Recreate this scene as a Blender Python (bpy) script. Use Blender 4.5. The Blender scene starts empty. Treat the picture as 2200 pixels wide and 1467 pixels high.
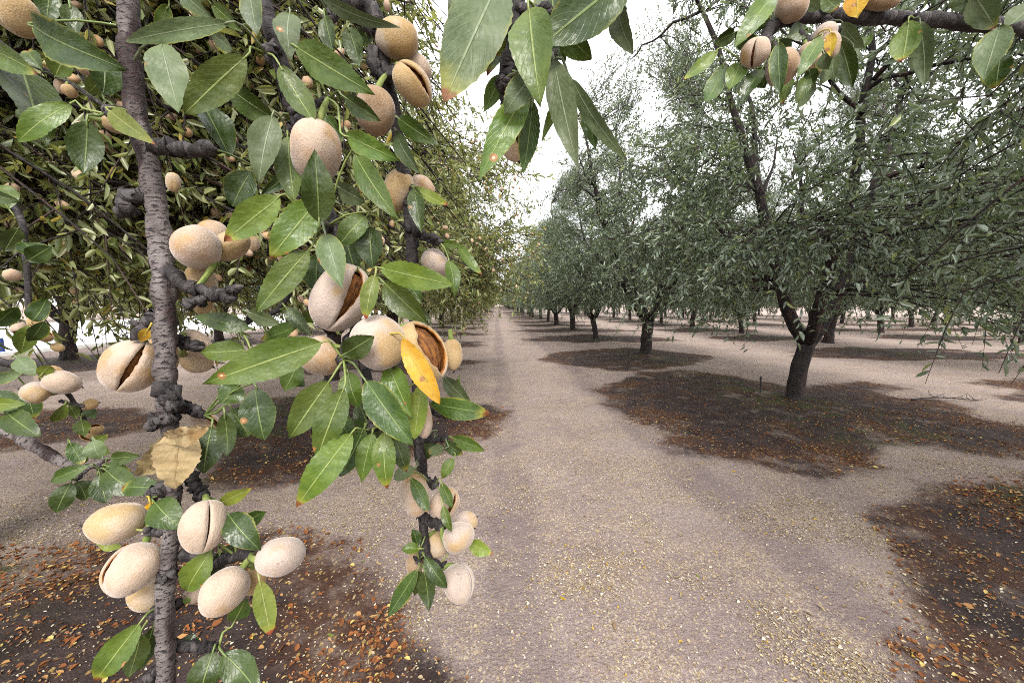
import bpy, math
import numpy as np
from mathutils import Vector, Matrix

rng = np.random.default_rng(7)
SC = bpy.context.scene
COL = SC.collection
R = math.radians

# ------------------------------------------------------------------ camera
FPX, CX, CY = 794.0, 1100.0, 733.5
YAW, PITCH = math.atan(35 / FPX), math.atan(80.5 / FPX)
CAM = np.array([0.0, 0.0, 1.5])
FW = np.array([math.sin(YAW) * math.cos(PITCH), math.cos(YAW) * math.cos(PITCH), -math.sin(PITCH)])
RT = np.array([math.cos(YAW), -math.sin(YAW), 0.0])
UP = np.cross(RT, FW)
cam_data = bpy.data.cameras.new('camera')
cam = bpy.data.objects.new('camera', cam_data)
COL.objects.link(cam)
cam_data.sensor_width = 36.0
cam_data.lens = FPX / 2200 * 36
cam_data.clip_start = 0.01
cam_data.clip_end = 3000
m = Matrix((RT, UP, -FW)).transposed().to_4x4()
m.translation = Vector(CAM)
cam.matrix_world = m
SC.camera = cam

# ------------------------------------------------------------------ sky, sun, exposure
SUN_EL, SUN_AZ = R(44), R(176)          # soft sun behind thin cloud, behind the camera
world = bpy.data.worlds.new('World')
SC.world = world
world.use_nodes = True
wn, wl = world.node_tree.nodes, world.node_tree.links
wn.clear()
w_out = wn.new('ShaderNodeOutputWorld')
w_bg = wn.new('ShaderNodeBackground')
w_sky = wn.new('ShaderNodeTexSky')
w_sky.sky_type = 'NISHITA'
w_sky.sun_disc = False
w_sky.sun_elevation = SUN_EL
w_sky.sun_rotation = SUN_AZ
w_sky.dust_density = 4.0
w_sky.air_density = 1.0
w_hsv = wn.new('ShaderNodeHueSaturation')
w_hsv.inputs['Saturation'].default_value = 0.22
w_tc = wn.new('ShaderNodeTexCoord')
w_no = wn.new('ShaderNodeTexNoise')
w_no.inputs['Scale'].default_value = 2.2
w_no.inputs['Detail'].default_value = 5
w_rm = wn.new('ShaderNodeMapRange')
w_rm.inputs['From Min'].default_value = 0.38
w_rm.inputs['From Max'].default_value = 0.62
w_rm.inputs['To Min'].default_value = 0.55
w_rm.inputs['To Max'].default_value = 0.95
w_mix = wn.new('ShaderNodeMix')
w_mix.data_type = 'RGBA'
w_mix.inputs[7].default_value = (10.5, 10.55, 10.8, 1)      # high thin overcast
wl.new(w_sky.outputs[0], w_hsv.inputs['Color'])
wl.new(w_tc.outputs['Generated'], w_no.inputs['Vector'])
wl.new(w_no.outputs[0], w_rm.inputs[0])
wl.new(w_rm.outputs[0], w_mix.inputs[0])
wl.new(w_hsv.outputs[0], w_mix.inputs[6])
wl.new(w_mix.outputs[2], w_bg.inputs['Color'])
w_bg.inputs['Strength'].default_value = 0.09
wl.new(w_bg.outputs[0], w_out.inputs['Surface'])
sun_d = bpy.data.lights.new('sun', 'SUN')
sun_d.energy = 1.5
sun_d.angle = R(22)
sun_d.color = (1.0, 0.955, 0.89)
sun = bpy.data.objects.new('sun', sun_d)
COL.objects.link(sun)
sd = Vector((math.sin(SUN_AZ) * math.cos(SUN_EL), math.cos(SUN_AZ) * math.cos(SUN_EL), math.sin(SUN_EL)))
sun.rotation_euler = (-sd).to_track_quat('-Z', 'Y').to_euler()
SC.view_settings.view_transform = 'Standard'
SC.view_settings.look = 'None'
SC.view_settings.exposure = 1.72
SC.view_settings.gamma = 1.0
SC.cycles.max_bounces = 7
SC.cycles.diffuse_bounces = 6
SC.cycles.glossy_bounces = 1
SC.cycles.transmission_bounces = 5
SC.cycles.transparent_max_bounces = 6
SC.cycles.use_denoising = False
SC.cycles.filter_width = 1.0
SC.cycles.use_adaptive_sampling = True
SC.cycles.adaptive_threshold = 0.012

# ------------------------------------------------------------------ helpers
def P(px, py, d):
    """a pixel of the 2200 px frame and a distance in metres -> a point of the place"""
    return CAM + d * (FW + RT * ((px - CX) / FPX) - UP * ((py - CY) / FPX))

def G(px, py):
    v = FW + RT * ((px - CX) / FPX) - UP * ((py - CY) / FPX)
    k = -CAM[2] / v[2]
    return (CAM + v * k)[:2]

def proj(p):
    q = p - CAM
    d = q @ FW
    dd = np.where(np.abs(d) < 1e-6, 1e-6, d)
    return CX + FPX * (q @ RT) / dd, CY - FPX * (q @ UP) / dd, d

def nrm(v):
    v = np.asarray(v, float)
    return v / np.maximum(np.linalg.norm(v, axis=-1, keepdims=True), 1e-9)

def mesh_np(name, verts, quads=None, tris=None, mat=None, smooth=True, uv=None, mats=None, fmat=None):
    me = bpy.data.meshes.new(name)
    verts = np.asarray(verts, np.float32)
    nq = 0 if quads is None else len(quads)
    nt = 0 if tris is None else len(tris)
    loops = []
    if nq: loops.append(np.asarray(quads, np.int32).ravel())
    if nt: loops.append(np.asarray(tris, np.int32).ravel())
    lv = np.concatenate(loops)
    me.vertices.add(len(verts)); me.vertices.foreach_set('co', verts.ravel())
    me.loops.add(len(lv)); me.loops.foreach_set('vertex_index', lv)
    me.polygons.add(nq + nt)
    st = np.concatenate([np.arange(nq) * 4, nq * 4 + np.arange(nt) * 3]).astype(np.int32)
    me.polygons.foreach_set('loop_start', st)
    if smooth: me.polygons.foreach_set('use_smooth', np.ones(nq + nt, bool))
    if fmat is not None: me.polygons.foreach_set('material_index', np.asarray(fmat, np.int32))
    if uv is not None:
        ul = me.uv_layers.new(name='UVMap')
        ul.data.foreach_set('uv', np.asarray(uv, np.float32)[lv].ravel())
    for mm in (mats or ([mat] if mat else [])): me.materials.append(mm)
    me.update(calc_edges=True)
    return me

WLOC = {}
def ob(name, data, parent=None, loc=(0, 0, 0), label=None, cat=None, group=None, kind=None):
    """link one object; loc is where its origin stands in the place"""
    o = bpy.data.objects.new(name, data)
    COL.objects.link(o)
    loc = np.asarray(loc, float)
    WLOC[o.name] = loc
    if parent is not None:
        o.parent = parent
        o.location = loc - WLOC[parent.name]
    else:
        o.location = loc
    if label: o['label'] = label
    if cat: o['category'] = cat
    if group: o['group'] = group
    if kind: o['kind'] = kind
    return o

def spline(pts, n):
    """Catmull-Rom through rows (any dimension)"""
    pts = np.asarray(pts, float)
    k = len(pts)
    if k == 2:
        t = np.linspace(0, 1, n)[:, None]
        return pts[0] * (1 - t) + pts[1] * t
    ext = np.vstack([2 * pts[0] - pts[1], pts, 2 * pts[-1] - pts[-2]])
    u = np.linspace(0, k - 1, n)
    i = np.minimum(u.astype(int), k - 2)
    t = (u - i)[:, None]
    a, b, c, d = ext[i], ext[i + 1], ext[i + 2], ext[i + 3]
    return 0.5 * (2 * b + (c - a) * t + (2 * a - 5 * b + 4 * c - d) * t * t + (3 * b - a - 3 * c + d) * t ** 3)

def tube_arrays(pts, rad, sides=8, lump=0.0, seed=0, seam=None):
    """tube along pts (n,3) with radii -> verts, quads, tris, uv (metres)"""
    pts = np.asarray(pts, float); rad = np.asarray(rad, float)
    n = len(pts)
    tan = nrm(np.gradient(pts, axis=0))
    ref = np.array([0, 0, 1.0]) if abs(tan[0][2]) < 0.9 else np.array([1.0, 0, 0])
    s = nrm(np.cross(tan[0], ref))
    if seam is not None: s = nrm(seam - tan[0] * (seam @ tan[0]))
    ss = [s]
    for i in range(1, n):
        s = s - tan[i] * (s @ tan[i]); s = s / max(np.linalg.norm(s), 1e-9); ss.append(s)
    ss = np.array(ss); tt = np.cross(tan, ss)
    a = np.arange(sides + 1) / sides * 2 * math.pi
    rr = rad[:, None] * np.ones((1, sides + 1))
    if lump:
        r2 = np.random.default_rng(seed)
        l = r2.normal(0, lump, (n, sides)); l = np.hstack([l, l[:, :1]])
        rr = rr * (1 + l)
    v = pts[:, None, :] + rr[..., None] * (np.cos(a)[None, :, None] * ss[:, None, :] + np.sin(a)[None, :, None] * tt[:, None, :])
    ln = np.concatenate([[0], np.cumsum(np.linalg.norm(np.diff(pts, axis=0), axis=1))])
    uv = np.stack(np.broadcast_arrays(a[None, :] * rad.mean(), ln[:, None]), -1)
    w = sides + 1
    i, j = np.meshgrid(np.arange(n - 1), np.arange(sides), indexing='ij')
    b = (i * w + j).ravel()
    q = np.stack([b, b + 1, b + w + 1, b + w], 1)
    v = v.reshape(-1, 3); uv = uv.reshape(-1, 2)
    e = len(v)
    v = np.vstack([v, pts[:1] - tan[:1] * rad[0] * 0.3, pts[-1:] + tan[-1:] * rad[-1] * 0.6])
    uv = np.vstack([uv, [[0, 0]], [[0, ln[-1]]]])
    jj = np.arange(sides)
    t = np.vstack([np.stack([np.full(sides, e), jj + 1, jj], 1),
                   np.stack([np.full(sides, e + 1), (n - 1) * w + jj, (n - 1) * w + jj + 1], 1)])
    return v, q, t, uv

class Join:
    def __init__(s): s.v, s.q, s.t, s.u, s.n = [], [], [], [], 0
    def add(s, v, q, t, u):
        s.v.append(v); s.u.append(u)
        if q is not None and len(q): s.q.append(np.asarray(q) + s.n)
        if t is not None and len(t): s.t.append(np.asarray(t) + s.n)
        s.n += len(v)
    def mesh(s, name, mat, off=(0, 0, 0), smooth=True):
        return mesh_np(name, np.vstack(s.v) - np.asarray(off), np.vstack(s.q) if s.q else None, np.vstack(s.t) if s.t else None, mat, smooth, np.vstack(s.u))

def hash2(i, j, s):
    h = np.sin(i * 127.1 + j * 311.7 + s * 74.7) * 43758.5453
    return h - np.floor(h)

def vnoise(x, y, s=0):
    i, j = np.floor(x), np.floor(y)
    u, v = x - i, y - j
    u, v = u * u * (3 - 2 * u), v * v * (3 - 2 * v)
    return (hash2(i, j, s) * (1 - u) + hash2(i + 1, j, s) * u) * (1 - v) + (hash2(i, j + 1, s) * (1 - u) + hash2(i + 1, j + 1, s) * u) * v

# ------------------------------------------------------------------ materials
class NT:
    def __init__(s, name):
        s.m = bpy.data.materials.new(name); s.m.use_nodes = True
        s.t = s.m.node_tree; s.t.nodes.clear()
        s.out = s.t.nodes.new('ShaderNodeOutputMaterial')
    def n(s, typ, **kw):
        nd = s.t.nodes.new(typ)
        for k, v in kw.items():
            if k.startswith('i_'): nd.inputs[k[2:].replace('_', ' ')].default_value = v
            else: setattr(nd, k, v)
        return nd
    def l(s, a, b): s.t.links.new(a, b)
    def set(s, inp, v):
        if hasattr(v, 'default_value') or hasattr(v, 'is_output'): s.l(v, inp)
        else: inp.default_value = v
    def math(s, op, a, b=0.0, clamp=False):
        nd = s.n('ShaderNodeMath', operation=op, use_clamp=clamp)
        s.set(nd.inputs[0], a); s.set(nd.inputs[1], b)
        return nd.outputs[0]
    def mix(s, f, a, b):
        nd = s.n('ShaderNodeMix', data_type='RGBA')
        s.set(nd.inputs[0], f)
        for k, c in ((6, a), (7, b)):
            if isinstance(c, tuple): nd.inputs[k].default_value = (*c, 1)
            else: s.l(c, nd.inputs[k])
        return nd.outputs[2]
    def noise(s, vec, scale, detail=3, rough=0.55):
        nd = s.n('ShaderNodeTexNoise'); nd.inputs['Scale'].default_value = scale
        nd.inputs['Detail'].default_value = detail; nd.inputs['Roughness'].default_value = rough
        if vec is not None: s.l(vec, nd.inputs['Vector'])
        return nd.outputs[0]
    def ramp(s, v, lo, hi, a=0.0, b=1.0):
        nd = s.n('ShaderNodeMapRange', interpolation_type='SMOOTHSTEP')
        s.set(nd.inputs[0], v)
        for k, x in zip((1, 2, 3, 4), (lo, hi, a, b)): nd.inputs[k].default_value = x
        return nd.outputs[0]
    def scale(s, vec, xyz):
        nd = s.n('ShaderNodeVectorMath', operation='MULTIPLY')
        s.l(vec, nd.inputs[0]); nd.inputs[1].default_value = xyz
        return nd.outputs[0]
    def bump(s, h, strength, dist):
        nd = s.n('ShaderNodeBump'); nd.inputs['Strength'].default_value = strength; nd.inputs['Distance'].default_value = dist
        s.l(h, nd.inputs['Height'])
        return nd.outputs[0]
    def principled(s, col, rough=0.6, spec=0.4, normal=None, sheen=0.0, sheen_rough=0.4):
        nd = s.n('ShaderNodeBsdfPrincipled')
        if isinstance(col, tuple): nd.inputs['Base Color'].default_value = (*col, 1)
        else: s.l(col, nd.inputs['Base Color'])
        s.set(nd.inputs['Roughness'], rough)
        nd.inputs['Specular IOR Level'].default_value = spec
        if sheen:
            nd.inputs['Sheen Weight'].default_value = sheen
            nd.inputs['Sheen Roughness'].default_value = sheen_rough
            nd.inputs['Sheen Tint'].default_value = (1, 0.95, 0.95, 1)
        if normal is not None: s.l(normal, nd.inputs['Normal'])
        return nd.outputs[0]
    def leafy(s, surf, tcol, f):
        tr = s.n('ShaderNodeBsdfTranslucent')
        if isinstance(tcol, tuple): tr.inputs[0].default_value = (*tcol, 1)
        else: s.l(tcol, tr.inputs[0])
        mx = s.n('ShaderNodeMixShader'); mx.inputs[0].default_value = f
        s.l(surf, mx.inputs[1]); s.l(tr.outputs[0], mx.inputs[2])
        return mx.outputs[0]
    def done(s, surf):
        s.l(surf, s.out.inputs['Surface']); return s.m

def near_leaf_mat(name, c1, c2, vein, rough, trans, tip=(0.16, 0.05, 0.015), tip_p=0.26, spots=1.0, blotch=None):
    t = NT(name)
    uv = t.n('ShaderNodeUVMap').outputs[0]
    sep = t.n('ShaderNodeSeparateXYZ'); t.l(uv, sep.inputs[0])
    u, v = sep.outputs[0], sep.outputs[1]
    rnd = t.n('ShaderNodeObjectInfo').outputs['Random']
    oc = t.n('ShaderNodeTexCoord').outputs['Object']
    au = t.math('ABSOLUTE', t.math('SUBTRACT', u, 0.5))
    col = t.mix(t.ramp(t.noise(oc, 45, 3), 0.35, 0.68), c1, c2)
    hue = t.n('ShaderNodeHueSaturation')
    t.l(col, hue.inputs['Color'])
    t.l(t.math('ADD', t.math('MULTIPLY', rnd, 0.03), 0.48), hue.inputs['Hue'])
    t.l(t.math('ADD', t.math('MULTIPLY', t.math('FRACT', t.math('MULTIPLY', rnd, 7.3)), 0.6), 0.7), hue.inputs['Value'])
    col = hue.outputs[0]
    # side veins run forward from the midrib
    ph = t.math('FRACT', t.math('SUBTRACT', t.math('MULTIPLY', v, 11.0), t.math('MULTIPLY', au, 7.0)))
    sv = t.math('MULTIPLY', t.ramp(t.math('ABSOLUTE', t.math('SUBTRACT', ph, 0.5)), 0.0, 0.10, 1, 0), 0.07)
    col = t.mix(sv, col, vein)
    mid = t.ramp(au, 0.014, 0.030, 1, 0)
    col = t.mix(t.math('MULTIPLY', mid, 0.85), col, vein)
    # yellowing margin and scorched tip on some leaves
    edge = t.ramp(t.math('ADD', au, t.math('MULTIPLY', t.math('SUBTRACT', t.noise(oc, 60, 2), 0.5), 0.3)), 0.44, 0.53)
    col = t.mix(t.math('MULTIPLY', edge, t.ramp(rnd, 0.55, 0.95, 0, 0.6)), col, (0.30, 0.28, 0.03))
    nz = t.math('MULTIPLY', t.math('SUBTRACT', t.noise(oc, 110, 3), 0.5), 0.22)
    tipm = t.math('MULTIPLY', t.ramp(t.math('ADD', v, nz), 0.90, 0.95), t.math('GREATER_THAN', t.math('FRACT', t.math('MULTIPLY', rnd, 3.71)), 1 - tip_p))
    ylw = t.math('MULTIPLY', t.ramp(t.math('ADD', v, nz), 0.76, 0.95), t.math('GREATER_THAN', t.math('FRACT', t.math('MULTIPLY', rnd, 3.71)), 1 - tip_p))
    col = t.mix(t.math('MULTIPLY', ylw, 0.5), col, (0.34, 0.32, 0.04))
    col = t.mix(tipm, col, tip)
    if spots:
        vo = t.n('ShaderNodeTexVoronoi'); vo.inputs['Scale'].default_value = 58
        t.l(oc, vo.inputs['Vector'])
        vs = t.n('ShaderNodeSeparateColor'); t.l(vo.outputs['Color'], vs.inputs[0])
        on = t.math('GREATER_THAN', vs.outputs[0], 1 - 0.20 * spots)
        s1 = t.math('MULTIPLY', t.ramp(vo.outputs['Distance'], 0.10, 0.16, 1, 0), on)
        col = t.mix(s1, col, (0.25, 0.11, 0.03))
        col = t.mix(t.math('MULTIPLY', t.ramp(vo.outputs['Distance'], 0.04, 0.07, 1, 0), on), col, (0.55, 0.40, 0.26))
    if blotch:
        col = t.mix(t.ramp(t.noise(oc, 55, 4, 0.65), 0.56, 0.66), col, blotch)
    h = t.math('ADD', t.math('ADD', t.math('MULTIPLY', t.noise(oc, 500, 2), 0.3), t.math('MULTIPLY', t.noise(oc, 120, 2), 1.6)), t.math('MULTIPLY', t.math('ADD', t.math('MULTIPLY', sv, 1.5), mid), -0.7))
    nb = t.bump(h, 0.6, 0.0011)
    rg = t.ramp(t.noise(oc, 70, 3), 0.3, 0.7, rough - 0.10, rough + 0.14)
    col = t.mix(t.ramp(t.noise(oc, 650, 3, 0.7), 0.40, 0.64, 0.0, 0.30), col, t.mix(0.5, col, (0.10, 0.15, 0.06)))
    col = t.mix(t.ramp(t.noise(oc, 420, 3, 0.7), 0.50, 0.70, 0.0, 0.45), col, t.mix(0.6, col, (0.006, 0.014, 0.004)))
    surf = t.principled(col, rg, 0.33, nb)
    return t.done(t.leafy(surf, col, trans))

LM = {
    'g': near_leaf_mat('leaf_green', (0.042, 0.078, 0.006), (0.072, 0.112, 0.010), (0.22, 0.27, 0.08), 0.36, 0.12),
    'd': near_leaf_mat('leaf_dark_green', (0.018, 0.037, 0.004), (0.034, 0.060, 0.006), (0.15, 0.20, 0.06), 0.33, 0.10),
    's': near_leaf_mat('leaf_sage_underside', (0.062, 0.088, 0.034), (0.086, 0.114, 0.046), (0.20, 0.24, 0.14), 0.48, 0.15, spots=0.5),
    'y': near_leaf_mat('leaf_yellow', (0.44, 0.30, 0.012), (0.36, 0.20, 0.006), (0.40, 0.31, 0.06), 0.5, 0.2, spots=1.6),
    'l': near_leaf_mat('leaf_lime', (0.10, 0.14, 0.014), (0.14, 0.17, 0.020), (0.30, 0.31, 0.11), 0.42, 0.22, tip=(0.26, 0.06, 0.03), tip_p=0.8),
    't': near_leaf_mat('leaf_dry_tan', (0.27, 0.20, 0.095), (0.34, 0.26, 0.14), (0.22, 0.15, 0.07), 0.75, 0.1, tip_p=0.0, spots=0.0, blotch=(0.20, 0.115, 0.045)),
}

def crown_mat(name, c1, c2, c3, trans, tcol, rough=0.33, spec=0.75):
    t = NT(name)
    r = t.n('ShaderNodeNewGeometry').outputs['Random Per Island']
    col = t.mix(t.ramp(r, 0.1, 0.9), c1, c2)
    col = t.mix(t.math('GREATER_THAN', t.math('FRACT', t.math('MULTIPLY', r, 17.3)), 0.955), col, c3)
    return t.done(t.leafy(t.principled(col, rough, spec), tcol, trans))

M_CROWN_R = crown_mat('crown_leaf_grey_green', (0.066, 0.100, 0.062), (0.225, 0.272, 0.200), (0.24, 0.27, 0.08), 0.30, (0.23, 0.30, 0.11))
M_CROWN_L = crown_mat('crown_leaf_warm_green', (0.090, 0.128, 0.032), (0.330, 0.350, 0.165), (0.36, 0.26, 0.05), 0.40, (0.36, 0.38, 0.09))

def bark_mat(name, c1, c2, c3, lent=(0.02, 0.015, 0.017), sx=130, sy=650, bump=0.6, dist=0.0012, big=25):
    t = NT(name)
    uv = t.n('ShaderNodeUVMap').outputs[0]
    oc = t.n('ShaderNodeTexCoord').outputs['Object']
    col = t.mix(t.ramp(t.noise(oc, big, 4, 0.6), 0.35, 0.65), c1, c2)
    col = t.mix(t.ramp(t.noise(t.scale(oc, (1, 1, .25)), big * 1.6, 3), 0.50, 0.62), col, c3)
    ln = t.noise(t.scale(uv, (sx, sy, 1)), 1.0, 2)
    dash = t.ramp(ln, 0.55, 0.63)
    col = t.mix(dash, col, lent)
    fine = t.noise(oc, 900 if sy > 300 else 60, 3)
    col = t.mix(t.ramp(fine, 0.55, 0.8, 0, 0.30), col, (0.18, 0.16, 0.16))
    h = t.math('ADD', t.math('MULTIPLY', dash, -0.6), t.math('ADD', t.math('MULTIPLY', fine, 0.4), t.noise(t.scale(uv, (sx * 0.4, sy * 0.5, 1)), 1.0, 4)))
    return t.done(t.principled(col, 0.72, 0.35, t.bump(h, bump, dist)))

M_STEM = bark_mat('bark_grey_lenticels', (0.062, 0.048, 0.045), (0.150, 0.130, 0.125), (0.022, 0.010, 0.009), sx=170, sy=520, bump=1.0, dist=0.002)
M_SPUR = bark_mat('bark_dark_spur', (0.009, 0.007, 0.007), (0.026, 0.021, 0.021), (0.055, 0.048, 0.048), sx=60, sy=420, bump=1.0, dist=0.002, big=90)
M_BARK = bark_mat('bark_dark_trunk', (0.010, 0.007, 0.006), (0.024, 0.017, 0.015), (0.045, 0.024, 0.019), sx=22, sy=6, bump=1.0, dist=0.03, big=6)

def hull_mat(name, c1, c2, c3, mark=0.5):
    t = NT(name)
    oc = t.n('ShaderNodeTexCoord').outputs['Object']
    rnd = t.n('ShaderNodeObjectInfo').outputs['Random']
    ofs = t.n('ShaderNodeVectorMath', operation='ADD'); t.l(oc, ofs.inputs[0]); t.l(rnd, ofs.inputs[1])
    v = ofs.outputs[0]
    col = t.mix(t.ramp(t.noise(v, 38, 3), 0.36, 0.64), c1, c2)
    col = t.mix(t.ramp(t.noise(v, 30, 2), 0.50, 0.66, 0, 0.9), col, c3)
    fuzz = t.noise(oc, 850, 3, 0.7)
    col = t.mix(t.ramp(fuzz, 0.44, 0.66, 0.0, 0.24), col, (0.50, 0.42, 0.37))
    col = t.mix(t.ramp(fuzz, 0.30, 0.46, 0.20, 0.0), col, (0.17, 0.11, 0.07))
    col = t.mix(t.ramp(t.noise(v, 95, 4, 0.7), 0.66, 0.73, 0, mark), col, (0.10, 0.07, 0.065))
    b = t.bump(t.math('ADD', fuzz, t.math('MULTIPLY', t.math('ADD', t.noise(oc, 120, 2), t.math('MULTIPLY', t.noise(t.scale(oc, (1, 1, .35)), 230, 3, .6), .9)), 0.9)), 0.6, 0.0011)
    return t.done(t.principled(col, 0.95, 0.08, b, sheen=0.5, sheen_rough=0.3))

HM = {
    'p': hull_mat('hull_pinkish_velvet', (0.31, 0.235, 0.175), (0.385, 0.300, 0.230), (0.33, 0.195, 0.072)),
    'o': hull_mat('hull_ochre_velvet', (0.29, 0.190, 0.078), (0.345, 0.245, 0.120), (0.36, 0.285, 0.215)),
    'm': hull_mat('hull_mauve_velvet', (0.365, 0.295, 0.250), (0.295, 0.240, 0.205), (0.32, 0.215, 0.09)),
    'b': hull_mat('hull_brown_velvet', (0.215, 0.140, 0.078), (0.275, 0.190, 0.115), (0.30, 0.225, 0.165)),
}
def plain(name, c1, c2, sc, rough=0.8, bump=0.5, dist=0.001, spec=0.3, stretch=(1, 1, 1)):
    t = NT(name)
    oc = t.scale(t.n('ShaderNodeTexCoord').outputs['Object'], stretch)
    n = t.noise(oc, sc, 4, 0.65)
    return t.done(t.principled(t.mix(t.ramp(n, 0.36, 0.64), c1, c2), rough, spec, t.bump(n, bump, dist)))
M_LINING = plain('hull_lining_orange', (0.34, 0.125, 0.018), (0.14, 0.045, 0.010), 320, 0.6, 0.8, 0.0015, stretch=(1, 1, 0.3))
M_SHELL = plain('nut_shell_brown', (0.055, 0.020, 0.007), (0.22, 0.085, 0.018), 380, 0.75, 1.0, 0.002, stretch=(1, 1, 0.25))
M_STALK = plain('stalk_green', (0.10, 0.15, 0.03), (0.18, 0.20, 0.06), 300)

# ------------------------------------------------------------------ the orchard plan
ROWS = {'left': -3.1, 'right': 4.4, 'yard': -11.0}
Y0 = {'left': 2.0, 'right': 0.5, 'yard': -0.1}
RIGHT_ROWS = [12.0, 19.6, 27.2, 34.8, 42.4, 50.0]
def row_z(x):
    z = np.zeros_like(np.asarray(x, float))
    for xr in [ROWS['left'], ROWS['right'], ROWS['yard']] + RIGHT_ROWS:
        z = z + 0.07 * np.exp(-((x - xr) / 0.75) ** 2)
    return z

# damp ground round the sprinklers: near ones as traced outlines on the ground, far ones as ragged ovals
def gp(*pts): return np.array([G(*p) for p in pts])
POLY = [
    gp((1258, 838), (1312, 824), (1345, 812), (1380, 800), (1450, 800), (1560, 812), (1680, 830), (1850, 818), (1960, 832), (1885, 848), (2040, 858), (2110, 900), (2300, 925),
       (2500, 1010), (2200, 995), (2060, 985), (1905, 966), (1885, 985), (1905, 1000), (1835, 1028), (1730, 1026), (1640, 1006), (1560, 986), (1480, 982), (1402, 952), (1440, 930), (1345, 908), (1350, 890), (1262, 870), (1312, 858)),
    np.vstack([gp((1858, 1085), (1925, 1062), (2045, 1052), (2300, 1030)), [[5.5, 3.0], [7.2, 0.5], [6.0, -2.5], [3.5, -2.6]],
               gp((1985, 1500), (1915, 1395), (1962, 1310), (1925, 1240), (1882, 1185), (1902, 1130))]),
    np.vstack([gp((-300, 1225), (0, 1212), (180, 1190), (420, 1165), (640, 1140), (765, 1160), (800, 1240), (900, 1330), (912, 1392), (960, 1420), (1030, 1500)),
               [[-0.5, 0.3], [-1.5, -1.5], [-4, -2.6], [-6, -1], [-6, 1.5]]]),
    gp((425, 1070), (600, 1045), (770, 1000), (960, 975), (1050, 955), (1098, 885), (1060, 866), (930, 862), (640, 858), (500, 872), (450, 960)),
    gp((-300, 990), (0, 975), (160, 950), (330, 925), (400, 890), (250, 872), (0, 885), (-300, 895)),
    gp((1150, 775), (1185, 757), (1280, 750), (1420, 753), (1540, 765), (1480, 792), (1340, 800), (1260, 790)),
]
def seg_sdf(px, py, poly):
    d = np.full(px.shape, 1e9); ins = np.zeros(px.shape, bool)
    n = len(poly)
    for i in range(n):
        ax, ay = poly[i]; bx, by = poly[(i + 1) % n]
        ex, ey = bx - ax, by - ay
        t = np.clip(((px - ax) * ex + (py - ay) * ey) / max(ex * ex + ey * ey, 1e-9), 0, 1)
        d = np.minimum(d, np.hypot(px - ax - t * ex, py - ay - t * ey))
        c = ((ay > py) != (by > py)) & (px < (bx - ax) * (py - ay) / (by - ay + 1e-12) + ax)
        ins ^= c
    return np.where(ins, -d, d)
OVALS = []
r0 = np.random.default_rng(3)
for k in range(1, 46): OVALS.append((-3.3 + r0.normal(0, .15), 4.6 + 4.6 * k, 3.0 + r0.normal(0, .2), 1.35))
for k in range(3, 46): OVALS.append((4.5 + r0.normal(0, .15), 0.7 + 5.0 * k, 3.3 + r0.normal(0, .2), 1.7))
for xr in RIGHT_ROWS[:4]:
    for k in range(0, 14): OVALS.append((xr + r0.normal(0, .3), 0.5 + 5.0 * k, 2.8 + r0.normal(0, .3), 1.5))
for k in range(0, 20): OVALS.append((-11 + r0.normal(0, .2), -0.5 + 5.0 * k, 2.6, 1.6))
def damp_sdf(x, y):
    d = np.full(x.shape, 50.0)
    for p in POLY: d = np.minimum(d, seg_sdf(x, y, p))
    for (cx, cy, rx, ry) in OVALS:
        a = np.arctan2((y - cy) / ry, (x - cx) / rx)
        lob = 1 + 0.10 * np.sin(5 * a + cx * 3 + cy) + 0.07 * np.sin(9 * a + cy * 2)
        d = np.minimum(d, (np.hypot((x - cx) / rx, (y - cy) / ry) - lob) * min(rx, ry))
    return d

xs = np.concatenate([-np.geomspace(17, 700, 26)[::-1], np.arange(-15, 18.01, 0.2), np.geomspace(19, 700, 26)])
ys = np.concatenate([-np.geomspace(6, 300, 14)[::-1], np.arange(-4, 24.01, 0.2), np.geomspace(24.5, 900, 60)])
gx, gy = np.meshgrid(xs, ys)
gz = row_z(gx) * (np.abs(gx) < 60) + 0.03 * (vnoise(gx * 0.7, gy * 0.7, 1) - 0.5) * (np.abs(gx) < 60)
def ground_z(x, y):
    x = np.asarray(x, float); y = np.asarray(y, float)
    return row_z(x) + 0.03 * (vnoise(x * 0.7, y * 0.7, 1) - 0.5)
gv = np.stack([gx, gy, gz], -1).reshape(-1, 3)
nx, ny = len(xs), len(ys)
ii, jj = np.meshgrid(np.arange(ny - 1), np.arange(nx - 1), indexing='ij')
bb = (ii * nx + jj).ravel()

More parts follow.
